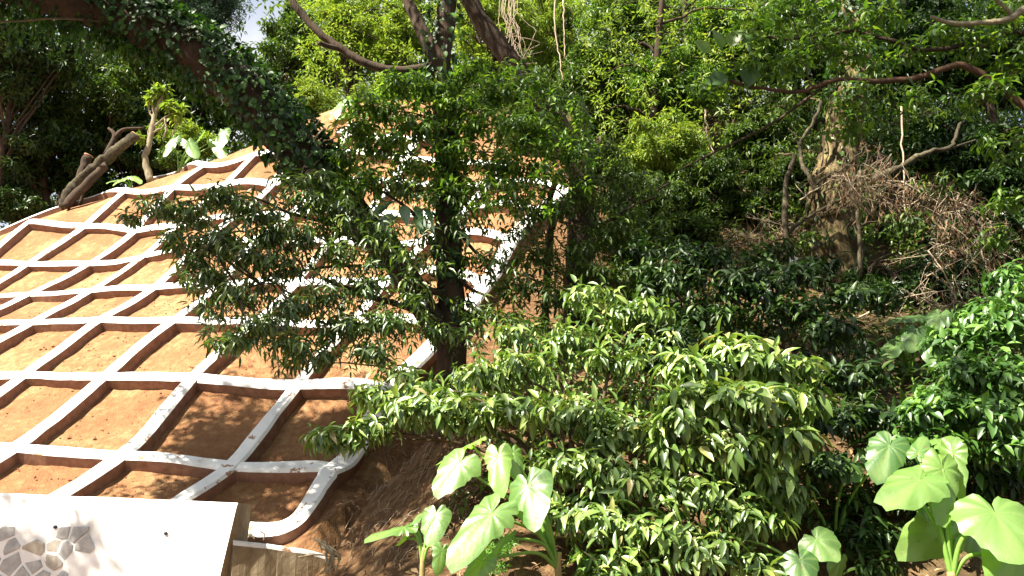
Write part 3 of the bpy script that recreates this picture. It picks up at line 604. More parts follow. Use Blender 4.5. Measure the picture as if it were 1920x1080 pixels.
t1b = foliage_clumps(t1, [(700, 345, 8.7, 45, 13), (645, 360, 8.6, 45, 14), (700, 205, 8.7, 50, 20), (755, 165, 8.7, 50, 22), (815, 170, 8.8, 45, 18), (665, 250, 8.6, 45, 15), (720, 275, 8.7, 50, 18), (785, 245, 8.7, 50, 18), (860, 205, 8.8, 50, 18), (900, 240, 8.7, 55, 22), (940, 180, 9.0, 50, 16), (985, 245, 9.0, 55, 18), (850, 290, 8.8, 50, 16), (930, 310, 9.0, 50, 15), (780, 320, 8.8, 40, 9), (1000, 330, 9.2, 50, 15), (890, 130, 9.0, 45, 13), (990, 160, 9.2, 50, 14), (1050, 210, 9.4, 50, 15), (1060, 290, 9.4, 50, 14), (870, 360, 9.1, 40, 6), (960, 380, 9.4, 40, 8), (740, 215, 8.8, 40, 12), (650, 300, 8.7, 40, 10)],
  M['fresh'], 0.125, 0.34, 7, 0.55, 'fine', 100, ALLT, 0.009, 0.6, 0.2, fill=([(640, 210), (760, 130), (960, 110), (1100, 180), (1120, 350), (1000, 420), (850, 370), (700, 370), (630, 310)], 8.6, 9.9, 760))
foliage_clumps(t1, [(880, 420, 9.0, 40, 9), (900, 480, 8.9, 40, 8), (640, 430, 8.4, 45, 12), (570, 380, 8.3, 45, 12), (540, 340, 8.3, 35, 8), (250, 410, 8.0, 28, 6)], M['lance'], 0.125, 0.26, 7, 0.75, 'fine', 0, ALLT, 0.008, 0.6, 0.3, fill=([(560, 330), (1000, 330), (960, 600), (880, 660), (640, 620)], 8.5, 9.6, 230))
# crowns above the picture
foliage_clumps(t1, [(px, py, Y, r, n) for px, py, Y, r, n in [(700, -230, 9.2, 130, 60), (880, -330, 9.6, 150, 70), (1050, -260, 9.8, 140, 55), (780, -480, 9.3, 170, 70), (980, -520, 10, 160, 60), (1150, -420, 10.2, 130, 45), (620, -420, 9, 130, 45)]],
  M['mid'], 0.15, 0.34, 7, 0.5, 'fine', 0, trunkC, 0.012, 0.7, 0.1)
foliage_clumps(t1, [(-130, 40, 7.6, 90, 34), (-220, -40, 7.7, 110, 42), (-120, -110, 7.6, 100, 30), (-300, 60, 7.4, 100, 34), (-330, -140, 7.6, 120, 36), (-60, -160, 7.7, 80, 16), (30, -150, 7.9, 80, 14), (150, -170, 7.4, 110, 26), (300, -190, 7.4, 110, 26), (430, -170, 7.6, 100, 22)],
  M['lance'], 0.14, 0.3, 7, 0.6, 'fine', 0, leanC[50:], 0.012, 0.7, 0.15)
# ivy over the leaning limb and its hanging fringe, and on the trunk
def ivy(root, C, R, n, L, hang, top=1.0, name='ivy'):
    i = rng.integers(2, len(C) - 2, n); T = nrm(C[i + 1] - C[i - 1]); P0 = C[i] + (C[i + 1] - C[i]) * rng.random((n, 1))
    up = np.array([0, 0, 1.0]); S1 = nrm(np.cross(T, up)); S2 = np.cross(S1, T)
    a = rng.uniform(0, 6.283, n); a = np.where(rng.random(n) < 0.4, math.pi / 2 + rng.normal(0, 0.8, n), a)
    kp_ = vnoise(i * .22, a * 1.3, 5) > .33; i = i[kp_]; T = T[kp_]; P0 = P0[kp_]; S1 = S1[kp_]; S2 = S2[kp_]; a = a[kp_]; n = len(i)
    O = np.cos(a)[:, None] * S1 + np.sin(a)[:, None] * S2; rad = np.interp(i, np.arange(len(C)), R) * rng.uniform(0.95, 1.45, n)
    B = P0 + O * rad[:, None]; A = nrm(O * 0.45 + np.array([0, 0, -0.7]) + T * rng.normal(0, 0.5, (n, 1)) + rng.normal(0, 0.3, (n, 3)))
    A = np.where((O[:, 2] > 0.6)[:, None], nrm(O * 0.4 + rng.normal(0, 0.6, (n, 3))), A); N = O + rng.normal(0, 0.3, (n, 3)) + np.array([0, -0.1, 0.4])
    return B, A, N, L * rng.uniform(0.6, 1.2, n), 0.66 * rng.uniform(0.8, 1.2, n)
RL = np.interp(np.linspace(0, 1, len(leanC)), [0, .15, .4, .6, .8, 1], [.14, .17, .26, .29, .25, .15])
pt = [ivy(t1, leanC[26:], RL[26:] * 1.08, 7500, 0.10, 0)]
hang = MB(); hb = []
for q in range(190):                       # strands hanging from the limb
    i = rng.integers(30, len(leanC) - 4) if q % 3 == 0 else rng.integers(54, len(leanC) - 4); p = leanC[i] + np.array([rng.uniform(-.18, .18), rng.uniform(-.2, .2), -RL[i] * 0.7]); ln = rng.uniform(0.12, 0.55) * (1.2 if i > 66 else 0.7)
    k = max(3, int(ln / 0.045)); z = np.linspace(0, ln, k); pts = p + np.c_[np.cumsum(rng.normal(0, .012, k)), np.cumsum(rng.normal(0, .012, k)), -z]
    if q % 4 == 0: tube(hang, pts, 0.003, 3)
    az = rng.uniform(0, 6.28, k); A = nrm(np.c_[np.cos(az) * .5, np.sin(az) * .5, -np.ones(k)]); hb.append((pts, A, np.c_[np.cos(az), np.sin(az), np.full(k, 0.4)], 0.085 * rng.uniform(.6, 1.2, k), np.full(k, .5)))
hang.build('vine_stems', M['twig'], t1)
B, A, N, LL, W = cat(pt + hb); leaves_mesh('ivy', B, A, N, LL, W, 'fine', M['ivy'], t1)
B, A, N, LL, W = ivy(t1, trunkC[8:74], np.full(66, .17), 1900, 0.095, 0); leaves_mesh('ivy', B, A, N, LL, W, 'fine', M['ivy'], t1)
# broad glossy leaves on the trunk
gp = []
for px, py, dx, dy in [(735, 400, -25, 40), (720, 405, -10, 45), (755, 385, 10, 38), (775, 385, 22, 30), (790, 390, 30, 22), (745, 378, -40, 12), (765, 372, 30, -8), (725, 385, -35, 25), (712, 420, -12, 42), (780, 402, 18, 38), (800, 405, 12, 34), (705, 430, 8, 30)]:
    a = PY(px, py, 8.75); b = PY(px + dx, py + dy, 8.6); gp.append((a, b))
B = np.array([g[0] for g in gp]); A = np.array([g[1] - g[0] for g in gp]); L = np.linalg.norm(A, axis=1) * 0.85
leaf_objects(B, A, np.tile([0.1, -0.8, 0.6], (len(B), 1)) + rng.normal(0, .2, (len(B), 3)), L, np.full(len(B), .48), M['glossy'], t1)
# pale dangling rootlets on the limb
mb = MB()
for pts in ([(600, 225), (578, 255), (588, 280), (570, 310), (566, 340), (576, 362)], [(582, 245), (592, 275), (604, 290), (590, 310), (572, 325)], [(572, 312), (590, 318), (606, 332), (618, 328)], [(588, 262), (598, 282), (590, 300)], [(608, 240), (590, 262), (596, 290), (584, 318), (560, 336)]):
    limb(mb, [PY(x, y, Y1 - .55) for x, y in pts], 0.011, 0.006, 5, 4, 0.1, 0.005)
mb.build('rootlets', M['drytwig'], t1)

# second tree right of it, leaning left towards the top
Y2 = 10.4; base = ground(PY(1078, 640, Y2))
t2 = thing('leaning_tree', 'slim dark tree right of the central trunk, bending left towards the top', 'tree', base)
mb = MB(); tc2 = limb(mb, [base - np.array([0, 0, .2]), PY(1076, 560, Y2), PY(1082, 450, Y2), PY(1088, 370, Y2), PY(1078, 300, Y2), PY(1035, 220, Y2), PY(965, 125, Y2 - .1), PY(905, 45, Y2 - .2), PY(868, -20, Y2 - .3), PY(800, -150, Y2 - .4)], 0.16, 0.13, 12, 8, 0.13, 0.008, 12)
mb.build('trunk', M['bark'], t2)
mb = MB(); tb2 = limb(mb, [PY(1110, 620, Y2 + .3), PY(1104, 500, Y2 + .3), PY(1112, 400, Y2 + .3), PY(1104, 300, Y2 + .4), PY(1098, 200, Y2 + .6)], 0.07, 0.05, 9, 6, 0.1, .006, 15)
limb(mb, [PY(1035, 430, Y2), PY(1030, 380, Y2), PY(1045, 330, Y2 - .05)], 0.05, 0.04, 7, 5)
limb(mb, [PY(1020, 640, Y2 - .3), PY(1025, 520, Y2 - .3), PY(1032, 430, Y2 - .2)], 0.05, 0.05, 7, 5)
limb(mb, [PY(1095, 330, Y2), PY(1160, 340, Y2 - .2), PY(1190, 380, Y2 - .4), PY(1230, 370, Y2 - .5)], 0.03, 0.012, 6, 5)
limb(mb, [PY(1085, 450, Y2), PY(1180, 390, Y2 + .2), PY(1260, 340, Y2 + .4)], 0.035, 0.015, 6, 5)
mb.build('branches', M['bark'], t2)
foliage_clumps(t2, [(1040, 400, 9.7, 45, 12), (1110, 370, 9.8, 55, 17), (1000, 480, 9.4, 42, 11), (1075, 475, 9.5, 50, 15), (1150, 440, 9.6, 55, 17), (1180, 520, 9.2, 45, 14), (1010, 545, 9.2, 45, 12), (1120, 520, 9.3, 45, 13), (1050, 560, 9.1, 45, 14), (950, 540, 9.1, 40, 8), (1130, 300, 10, 60, 18), (1190, 350, 10, 55, 16), (1060, 330, 10, 50, 12), (940, 600, 8.9, 40, 9), (970, 430, 9.7, 40, 9), (920, 500, 9.2, 35, 7), (1010, 400, 9.7, 45, 12), (950, 350, 9.6, 40, 8), (900, 590, 9.0, 35, 8), (990, 620, 8.9, 45, 12)],
  M['mid'], 0.125, 0.28, 7, 0.65, 'fine', 60, np.vstack([tc2[:50], tb2]), 0.01, 0.6, 0.2, fill=([(950, 440), (1100, 330), (1260, 330), (1250, 520), (1180, 630), (1000, 650), (930, 570)], 9.2, 10.6, 450))
foliage_clumps(t2, [(700, -330, 10.3, 120, 30), (900, -230, 10.6, 110, 36), (1080, -120, 11.2, 90, 26)], M['mid'], 0.14, 0.3, 7, 0.6, 'fine', 0, tc2, 0.01, 0.7, 0.1)

def crown_world(root, blobs, m, L, wr, k, droop, twig_from):
    parts = []; tw = MB(); T = np.asarray(twig_from)
    for x, y, z, r, n in blobs:
        c = np.array([x, y, z]); P, D = clump_sprigs(c, r, r, r * .7, n, .5); parts.append(sprig_leaves(P, D, k, L, wr, droop)); s = T[np.argmin(np.linalg.norm(T - c, axis=1))]
        limb(tw, [s, (s + c) / 2 + np.array([0, 0, .3]), c], .045, .012, 6, 6, 0, .02)
        for q in range(0, n, 5): limb(tw, [c, (c + P[q]) / 2, P[q]], .010, .004, 3, 3, 0, 0)
    tw.build('twigs', M['twig'], root); B, A, N, LL, W = cat(parts); leaves_mesh('foliage', B, A, N, LL, W, 'small', m, root)
crown_world(t1, [(-7.3, 8.0, 7.9, 1.0, 140), (-6.3, 7.5, 8.3, 1.0, 150), (-6.9, 7.4, 7.2, .8, 100), (-6.0, 7.2, 9.4, 1.0, 110), (-5.3, 6.1, 7.8, .9, 100), (-6.2, 6.8, 7.6, .65, 110), (-7.3, 6.75, 7.9, .6, 90), (-5.9, 5.05, 7.6, .6, 90), (-5.2, 4.7, 7.6, .5, 60), (-5.0, 5.2, 8.0, .8, 80), (-5.7, 5.7, 8.8, .9, 90), (-7.5, 7.4, 9.0, 1.0, 160), (-8.1, 7.6, 9.6, .9, 90), (-6.5, 7.1, 9.0, .9, 110), (-7.9, 8.6, 9.2, 1.0, 60), (-5.6, 6.3, 9.4, 1.0, 60), (-6.9, 8.4, 9.6, 1.0, 60)], M['lance'], .16, .32, 7, .6, leanC[60:])  # unseen clumps added toward the sun to shade the lower cells and bank
crown_world(t1, [(-.9, 5.8, 10.4, 1.1, 110), (-.4, 4.9, 9.5, .7, 50), (-3, 6.8, 11.6, 1.3, 120), (-1.9, 6.4, 11.1, 1.1, 100), (.2, 6.6, 11.2, 1.0, 90), (1.5, 5.6, 13.0, 1.2, 90), (.3, 5.5, 12.7, 1.0, 80), (2.9, 5.3, 13.6, 1.1, 80), (-.9, 5.6, 12.2, 1.0, 80), (.1, 3.9, 8.9, .6, 46), (2.6, 6.4, 12.4, 1.1, 80), (-2.2, 8.3, 12.6, 1.3, 90), (-3.7, 7.0, 9.1, 1.0, 90), (-2.8, 6.4, 9.7, 1.0, 80), (-4.5, 6.5, 9.0, .9, 60), (.4, 8.0, 13.2, 1.2, 70), (3.2, 9.6, 16.2, 1.5, 90)], M['mid'], .18, .34, 7, .5, trunkC[60:])  # unseen clumps put along the sun's path to shade shrubs and forest
vt = thing('verge_tree', 'spreading tree on the near left verge, out of view, shading the wall', 'tree', (-9.6, 4.0, 0)); mb = MB()
vc = limb(mb, [(-9.6, 4, -.2), (-9.4, 4.1, 3), (-9.0, 4.0, 5.5), (-7.6, 3.4, 8.2), (-5.6, 2.9, 9.6), (-4.0, 2.4, 10.2)], .24, .06, 10, 8, .12, .01, 51); mb.build('trunk', M['bark'], vt)
crown_world(vt, [(-8.6, 5.35, 6.92, .42, 120), (-9.2, 5.3, 6.8, .6, 120), (-8.3, 5.3, 7.55, .22, 14), (-9.3, 4.6, 8.4, 1.0, 70), (-4.1, 2.3, 9.7, .8, 46), (-3.2, 2.0, 10.0, .7, 36), (-6.6, 3.0, 9.8, .9, 60), (-5.2, 3.2, 10.6, .8, 30)], M['lance'], .16, .32, 7, .6, vc)
# old mossy trunk on the right, with bare branches and dead brown twigs
Y3 = 12.4; base = ground(PY(1570, 560, Y3))
t3 = thing('mossy_tree', 'old tree with sunlit yellowish mossy trunk standing among dead brown twigs', 'tree', base)
mb = MB(); tc3 = limb(mb, [base - np.array([0, 0, .3]), PY(1568, 520, Y3), PY(1562, 440, Y3), PY(1555, 370, Y3), PY(1568, 300, Y3), PY(1585, 220, Y3), PY(1600, 120, Y3), PY(1605, 0, Y3), PY(1600, -200, Y3)], 0.37, 0.22, 56, 14, 0.16, 0.004, 23)
mb.build('trunk', M['barkmoss'], t3)
B, A, N, LL, W = ivy(t3, tc3[70:], np.full(len(tc3) - 70, .30), 3200, 0.11, 0); leaves_mesh('ivy', B, A, N, LL, W, 'fine', M['ivy'], t3)
mb = MB(); b3 = []
for pts, r0, r1 in [([(1530, 360), (1515, 330), (1503, 300), (1500, 270), (1525, 230), (1540, 190)], .07, .04), ([(1500, 275), (1490, 255), (1478, 240)], .035, .012), ([(1470, 560), (1472, 430), (1475, 340), (1490, 290)], .09, .06),
                    ([(1610, 560), (1612, 450), (1606, 380), (1612, 320)], .06, .045), ([(1470, 440), (1520, 405), (1575, 375), (1605, 345)], .06, .03), ([(1525, 350), (1560, 325), (1590, 310), (1625, 270)], .035, .012),
                    ([(1590, 545), (1625, 530), (1645, 490), (1680, 470), (1700, 440)], .045, .02), ([(1630, 520), (1690, 510), (1730, 485), (1750, 470)], .04, .015), ([(1545, 400), (1580, 385), (1610, 370)], .03, .015)]:
    b3.append(limb(mb, [PY(x, y, Y3 - .45 - .002 * (x - 1470)) for x, y in pts], r0 * .6, r1 * .6, 7, 6, 0.15, 0.012))
mb.build('branches', M['barklog'], t3)
mb = MB(); b4 = limb(mb, [PY(x, y, Y3 - .8) for x, y in [(1640, 335), (1690, 312), (1735, 288), (1785, 275), (1795, 245), (1815, 212)]], .055, .02, 8, 6, .1, .008)
limb(mb, [PY(x, y, Y3 - .8) for x, y in [(1785, 277), (1830, 262)]], .02, .01, 6, 4); mb.build('branch', M['barklog'], t3)
foliage_clumps(t3, [(1450, 300, 12.2, 60, 16), (1500, 380, 12.3, 45, 8), (1640, 440, 12.0, 50, 14), (1700, 420, 10.8, 45, 8), (1760, 350, 10.8, 45, 8), (1530, 450, 11.6, 30, 6), (1640, 560, 11.4, 45, 12), (1480, 200, 12.4, 70, 22), (1600, 180, 12.2, 80, 22), (1690, 230, 12.5, 80, 24)], M['mid'], 0.14, 0.32, 6, 0.6, 'fine', 0, np.vstack([tc3] + b3), 0.012, 0.7, 0.25)
mb = MB()
for q in range(5):                        # climbing stems on the old trunk
    x0 = 1530 + q * 17 + rng.normal(0, 4); sg = rng.choice([-1, 1]); limb(mb, [PY(x0 + rng.normal(0, 8), 560, Y3 - .36), PY(x0 + sg * 10, 470, Y3 - .35), PY(x0 - sg * 14, 390, Y3 - .34), PY(x0 + sg * 10 + 8, 310, Y3 - .31), PY(x0 - sg * 10 + 24, 230, Y3 - .26)], rng.uniform(.010, .026), .008, 6, 7, .15, .012)
mb.build('branches', M['barklog'], t3)
B, A, N, LL, W = ivy(t3, tc3[12:80], np.full(68, .33), 420, 0.10, 0); leaves_mesh('ivy', B, A, N, LL, W, 'fine', M['mid'], t3)
# crown high over the right half
foliage_clumps(t3, [(1500, -160, 12.5, 150, 60), (1680, -200, 12.2, 150, 60), (1350, -240, 12.5, 140, 45), (1560, -380, 12.5, 170, 60)], M['mid'], 0.17, 0.34, 7, 0.5, 'fine', 0, tc3, 0.014, 0.7, 0.1)

crown_world(t3, [(4.7, 11.2, 14.4, 1.5, 110), (5.6, 12.5, 16.8, 1.8, 120), (6.6, 13.4, 18.4, 1.7, 100), (6.2, 11.6, 13.6, 1.3, 80), (7.6, 12.2, 15.4, 1.6, 100)], M['mid'], .2, .36, 7, .5, tc3[60:])  # more unseen crown, added so the right-hand forest lies in shade
# dead brown fronds draped over the twigs
def dry_spray(name, label, arcs, n, ln, Y, m, stemr=0.012):
    root = thing(name, label, 'dead branch', PY(*arcs[0][0], Y)); st = MB(); Bs = []; As = []
    for arc in arcs:
        C = limb(st, [PY(x, y, Y + rng.normal(0, .08)) for x, y in arc], stemr, stemr * .4, 5, 7, .1, .01)
        k = n // 10; i = rng.integers(0, len(C) - 1, k); P = C[i] + (C[i + 1] - C[i]) * rng.random((k, 1)) + rng.normal(0, .19, (k, 3)); Bs.append(P)
        As.append(nrm(rng.normal(0, .45, (k, 3)) + np.array([0, 0, -1.0])))
        for q in range(24):
            p = C[rng.integers(0, len(C))]; e = p + rng.normal(0, .28, 3) - np.array([0, 0, .18]); limb(st, [p, p + rng.normal(0, .14, 3), e], .006, .002, 3, 3, 0, 0)
            kk = 3; Bs.append(e * 1.0 + (p - e) * rng.random((kk, 1)) * .6 + rng.normal(0, .03, (kk, 3))); As.append(nrm(rng.normal(0, .6, (kk, 3)) + np.array([0, 0, -1.0])))
    st.build('stems', M['drytwig'], root); B = np.concatenate(Bs); A = np.concatenate(As)
    leaves_mesh('dead_leaflets', B, A, rng.normal(size=B.shape), ln * rng.uniform(.4, 1.3, len(B)), np.full(len(B), .04), 'small', m, root)
dry_spray('dead_branch', 'brown dead branch with hanging dry twigs arching right of the mossy trunk', [[(1500, 375), (1570, 335), (1640, 335), (1720, 365)], [(1650, 380), (1700, 385), (1745, 370), (1790, 395), (1830, 445), (1838, 480)], [(1600, 345), (1640, 360), (1665, 385)], [(1560, 330), (1620, 330), (1660, 320)]], 900, 0.19, 11.0, M['dryfern'])
dry_spray('dead_branch', 'curtain of brown dead twigs hanging near the right edge', [[(1800, 380), (1850, 410), (1870, 470)], [(1760, 400), (1775, 440), (1775, 470)], [(1840, 470), (1855, 520), (1850, 560)], [(1690, 340), (1760, 380), (1830, 400)]], 700, 0.20, 11.0, M['dryfern'])
dry_spray('dead_branch', 'tangle of tan dead twigs on the ground left of the mossy trunk', [[(1380, 440), (1430, 450), (1480, 470)], [(1400, 470), (1450, 455), (1470, 430)], [(1420, 410), (1460, 420), (1500, 440)]], 600, 0.16, 12.6, M['deadleaf'])
dry_spray('dead_branch', 'bare brown twigs lying on dark ground below the mossy trunk', [[(1600, 600), (1690, 560), (1780, 545), (1860, 560)], [(1700, 545), (1760, 580), (1800, 600)], [(1740, 470), (1780, 530), (1800, 590)]], 160, 0.14, 10.6, M['dryfern'])

# tree outside the right edge whose branches enter the picture
Y5 = 8.6; base = ground(PY(2120, 700, Y5))
t5 = thing('overhanging_tree', 'tree at the right edge sending dark branches and shaded leaves across the top right', 'tree', base)
mb = MB(); tc5 = limb(mb, [base - np.array([0, 0, .2]), PY(2110, 500, Y5), PY(2090, 300, Y5), PY(2060, 100, Y5), PY(2050, -150, Y5), PY(2040, -400, Y5)], .2, .12, 12, 8, .12, .01, 31); mb.build('trunk', M['bark'], t5)
mb = MB()
l1 = limb(mb, [PY(x, y, Y5) for x, y in [(2100, 330), (1990, 250), (1920, 200), (1850, 145), (1795, 122), (1720, 145), (1650, 152), (1570, 150), (1500, 172), (1430, 165), (1350, 150)]], .055, .018, 8, 6, .12, .006)
mb.build('branch', M['barkred'], t5)
mb = MB(); l2 = limb(mb, [PY(x, y, Y5 - .4) for x, y in [(2060, 60), (1960, 5), (1890, 36), (1850, 42), (1790, 44), (1745, 32)]], .05, .022, 8, 6, .12, .005)
limb(mb, [PY(1900, 30, Y5 - .4), PY(1880, 10, Y5 - .45), PY(1860, -8, Y5 - .5)], .03, .02, 6, 4); mb.build('branch', M['barkpale'], t5)  # pale bark puts sunlight into this branch's colour
mb = MB(); l3 = limb(mb, [PY(x, y, Y5 + .2) for x, y in [(2070, 130), (1900, 60), (1750, 95), (1600, 60), (1480, 75), (1400, 60)]], .04, .012, 7, 6, .1, .01)
l4 = limb(mb, [PY(x, y, Y5 + .5) for x, y in [(1560, 150), (1450, 230), (1330, 290), (1270, 320)]], .02, .008, 6, 5); mb.build('branches', M['bark'], t5)
foliage_clumps(t5, [(1420, 60, 8.6, 55, 14), (1480, 30, 8.7, 60, 18), (1540, 90, 8.7, 60, 16), (1640, 40, 8.8, 65, 18), (1700, 110, 8.7, 60, 14), (1780, 70, 8.8, 60, 16), (1850, 90, 8.6, 60, 16), (1900, 30, 8.7, 60, 18), (1480, 130, 8.6, 50, 12), (1600, 190, 8.6, 55, 11), (1720, 190, 8.7, 60, 11), (1840, 190, 8.6, 65, 16), (1910, 130, 8.6, 60, 16), (1400, 130, 8.6, 50, 13), (1890, 270, 8.6, 65, 16), (1900, 380, 8.8, 55, 14), (1870, 450, 9.2, 40, 8), (1550, 10, 8.8, 55, 12), (1330, 170, 8.7, 45, 9), (1590, 235, 8.9, 50, 14), (1600, 110, 8.8, 55, 14), (1575, 60, 8.9, 50, 12)],
  M['fresh'], 0.13, 0.40, 6, 0.35, 'fine', 40, np.vstack([l1, l2, l3, l4]), .007, .6, .4)
gp = [(PY(x, y, 8.5), PY(x + dx, y + dy, 8.45)) for x, y, dx, dy in [(1330, 100, -18, -22), (1352, 92, -6, -32), (1372, 88, 12, -30), (1390, 82, 26, -18), (1405, 72, 26, -8), (1395, 128, 10, 22), (1412, 125, -8, 26), (1365, 145, -30, 4)]]
B = np.array([g[0] for g in gp]); A = np.array([g[1] - g[0] for g in gp]); leaf_objects(B, A, np.tile([0, -1, .3], (len(B), 1)) + rng.normal(0, .2, (len(B), 3)), np.linalg.norm(A, axis=1) * 1.3, np.full(len(B), .8), M['fresh'], t5)
foliage_clumps(t5, [(1950, -180, 8.6, 130, 40), (1780, -130, 8.8, 110, 32), (1620, -120, 9, 100, 26), (2050, 60, 8.5, 110, 30)], M['mid'], 0.14, 0.38, 6, 0.4, 'fine', 0, tc5, .01, .7, .1)

# ------------------------------------------------------------------ big heart-leaved plants
def heart_leaf(a, tip, wm, hint, parent, curl=0.12, wav=0.035):
    """a: where the stalk meets the blade, tip: the blade's tip, wm: width in metres"""
    a = np.asarray(a, float); tip = np.asarray(tip, float); ax = tip - a; L = np.linalg.norm(ax); y = ax / L
    z = np.asarray(hint, float); z = nrm(z - y * np.dot(z, y)); x = np.cross(y, z); V = []; vein = []
    hw = wm / 2; nr_, na = 7, 44; ph0 = rng.uniform(0, 6.28)
    tears = {int(q): rng.uniform(.82, .94) for q in rng.integers(3, na - 3, rng.integers(0, 5))}
    for k in range(na):
        th = -math.pi + 2 * math.pi * (k + 0.5) / na             # 0 = towards the tip, +-pi = notch between the lobes
        c, s = math.cos(th), math.sin(th)
        if c > 0: rad = 1 / math.sqrt((c / L) ** 2 + (s / (hw * 0.97)) ** 2) * (1 - 0.10 * abs(math.sin(2 * th))) ; 
        else: rad = 1 / math.sqrt((c / (L * 0.44)) ** 2 + (s / hw) ** 2)
        dn = math.pi - abs(th); notch = min(1, dn / 0.42); rad *= 0.22 + 0.78 * (notch ** 0.6)
        if abs(th) < 0.35: rad *= 1 + 0.06 * (1 - abs(th) / 0.35)
        rad *= 1 + wav * math.sin(9 * th + ph0) + rng.normal(0, 0.008)
        rad *= tears.get(k, 1.0)
        for r in range(1, nr_ + 1):
            f = r / nr_; px, py = s * rad * f, c * rad * f
            zz = -curl * L * (py / L) ** 2 * (1 if py > 0 else 0.6) + 0.22 * abs(px) - 0.5 * px * px / hw + wav * L * 0.75 * f * f * math.sin(9 * th + ph0 * 1.7)
            zz -= 0.012 * L * math.cos(th * 13) * f
            V.append(a + x * px + y * py + z * zz)
            vein.append(1.0 if (abs(th) < 0.08 or (k % 5 == 0)) and r < nr_ else 0.0)
    V.append(a); vein.append(1.0); c0 = len(V) - 1; F = []
    for k in range(na):
        k2 = (k + 1) % na
        if k == na - 1: continue                                   # slit at the notch
        F.append([c0, k * nr_, k2 * nr_])
        for r in range(nr_ - 1): F.append([k * nr_ + r, k * nr_ + r + 1, k2 * nr_ + r + 1, k2 * nr_ + r])
    V = np.array(V) - np.array(parent.location)
    me = mesh_np('leaf', V, np.concatenate([np.array(f) for f in F]), [len(f) for f in F], [M['taro']], None, True)
    at = me.attributes.new('vein', 'FLOAT', 'POINT'); at.data.foreach_set('value', np.array(vein, np.float32) * 0.55)
    o = link(bpy.data.objects.new('leaf', me), parent); return o
def taro(label, base, leaves, Yd, sr=0.016, group='heart-leaved plants on the hillside', stem=True, sheath=0.14):
    """leaves: (stalk px, py, tip px, py, dY of tip, width px, hint, dY of stalk)"""
    root = thing('heart_leaf_plant', label, 'plant', base, group)
    for (ax, ay, tx, ty, dt, wp, hint, da) in leaves:
        a = PY(ax, ay, Yd + da); t = PY(tx, ty, Yd + da + dt)
        blade = heart_leaf(a, t, wp * (Yd + da) / FPX, hint, root)
        if stem:
            mb = MB(); out = np.array([a[0] - base[0], a[1] - base[1], 0]) * 0.25
            limb(mb, [base + np.array([0, 0, .02]), base * .6 + a * .4 + np.array([0, 0, .10]) - out * .4, base * .15 + a * .85 + np.array([0, 0, .03]), a], sr, sr * .42, 8, 6, 0, 0)
            mb.build('leaf_stalk', M['stalk'], blade)
    if stem:
        mb = MB(); limb(mb, [base - np.array([0, 0, .12]), base + np.array([.0, 0, .05]), base + np.array([.01, 0, sheath])], sr * 1.9, sr * 1.3, 10, 5, .12); mb.build('stem', M['sheath'], root)
    return root
FC = (-0.15, -0.85, 0.55); FU = (-0.1, -0.5, 0.9); FL = (-0.5, -0.75, 0.5); FR = (0.45, -0.8, 0.45)
b = PY(1046, 1072, 6.3)
taro('large heart-leaved plant with overexposed leaves at bottom, right of the bare soil', b, [
 (862, 868, 816, 926, -.12, 84, FC, 0), (934, 856, 937, 927, -.15, 54, FC, .05), (962, 850, 972, 898, -.1, 50, FR, .2), (922, 962, 838, 1058, -.25, 84, FC, -.35),
 (990, 912, 1003, 986, -.2, 96, FL, -.2), (948, 1008, 906, 1056, -.1, 30, (-.7, -.5, .5), -.3), (884, 832, 812, 866, -.1, 46, (.1, .1, 1), .25), (905, 1052, 872, 1100, -.1, 52, FC, -.4)], 6.2)
b = PY(792, 1066, 6.0)
taro('small heart-leaved plant with pale sheath beside the bare soil bank', b, [
 (757, 990, 682, 1006, -.1, 44, (0, -.35, 1), 0), (772, 985, 792, 957, .1, 26, (-.4, -.5, .6), .05), (816, 968, 806, 1022, -.1, 60, FC, .05), (828, 1034, 820, 1078, -.05, 34, FR, -.1), (762, 1010, 745, 1024, -.05, 30, (.2, -.3, -.6), .05)], 6.0, .012)
b = PY(1562, 1000, 7.2); b[2] = max(b[2] - .25, tz(b[0], b[1]))
taro('shaded heart-leaved plant between the dome shrub and the lime leaves', b, [
 (1588, 872, 1510, 842, .05, 84, (-.1, -.6, .8), -.1), (1668, 836, 1640, 898, -.15, 76, FC, -.2), (1486, 905, 1502, 974, -.15, 50, FR, -.3), (1640, 870, 1612, 838, .1, 46, FU, .1)], 7.0)
b = PY(1520, 1085, 6.2)
taro('low heart-leaved plant with one lit round leaf at the bottom', b, [
 (1532, 1012, 1572, 1048, -.1, 82, FC, 0), (1500, 1050, 1515, 1098, -.1, 70, FU, -.1), (1240, 992, 1290, 1004, .05, 80, (0, -.7, .6), .3), (1575, 1050, 1560, 1090, -.05, 60, (.1, -.6, -.4), .1)], 6.2, .012)
b = PY(1786, 1092, 6.0)
taro('tall heart-leaved plant with lime green leaves in the lower right corner', b, [
 (1724, 900, 1654, 946, -.15, 104, (-.25, -.7, .7), 0), (1768, 880, 1772, 978, -.15, 72, (.1, -.95, .25), .05), (1786, 850, 1800, 934, -.05, 50, (-.5, -.5, -.3), .2), (1866, 962, 1905, 1050, -.3, 150, FC, -.2),
 (1768, 990, 1690, 1036, -.1, 96, (-.1, -.9, .25), .25), (1822, 985, 1852, 1050, -.1, 110, (.2, -.9, .25), .35), (1905, 1040, 1870, 1110, -.15, 120, (.1, -.85, .2), -.1), (1720, 928, 1745, 975, -.05, 44, FR, .25), (1722, 850, 1735, 815, .1, 40, (-.2, -.7, .5), .35), (1760, 832, 1800, 815, .1, 60, FU, .45)], 6.0, .02, sheath=.05)
b = ground(PY(1705, 680, 9.4))
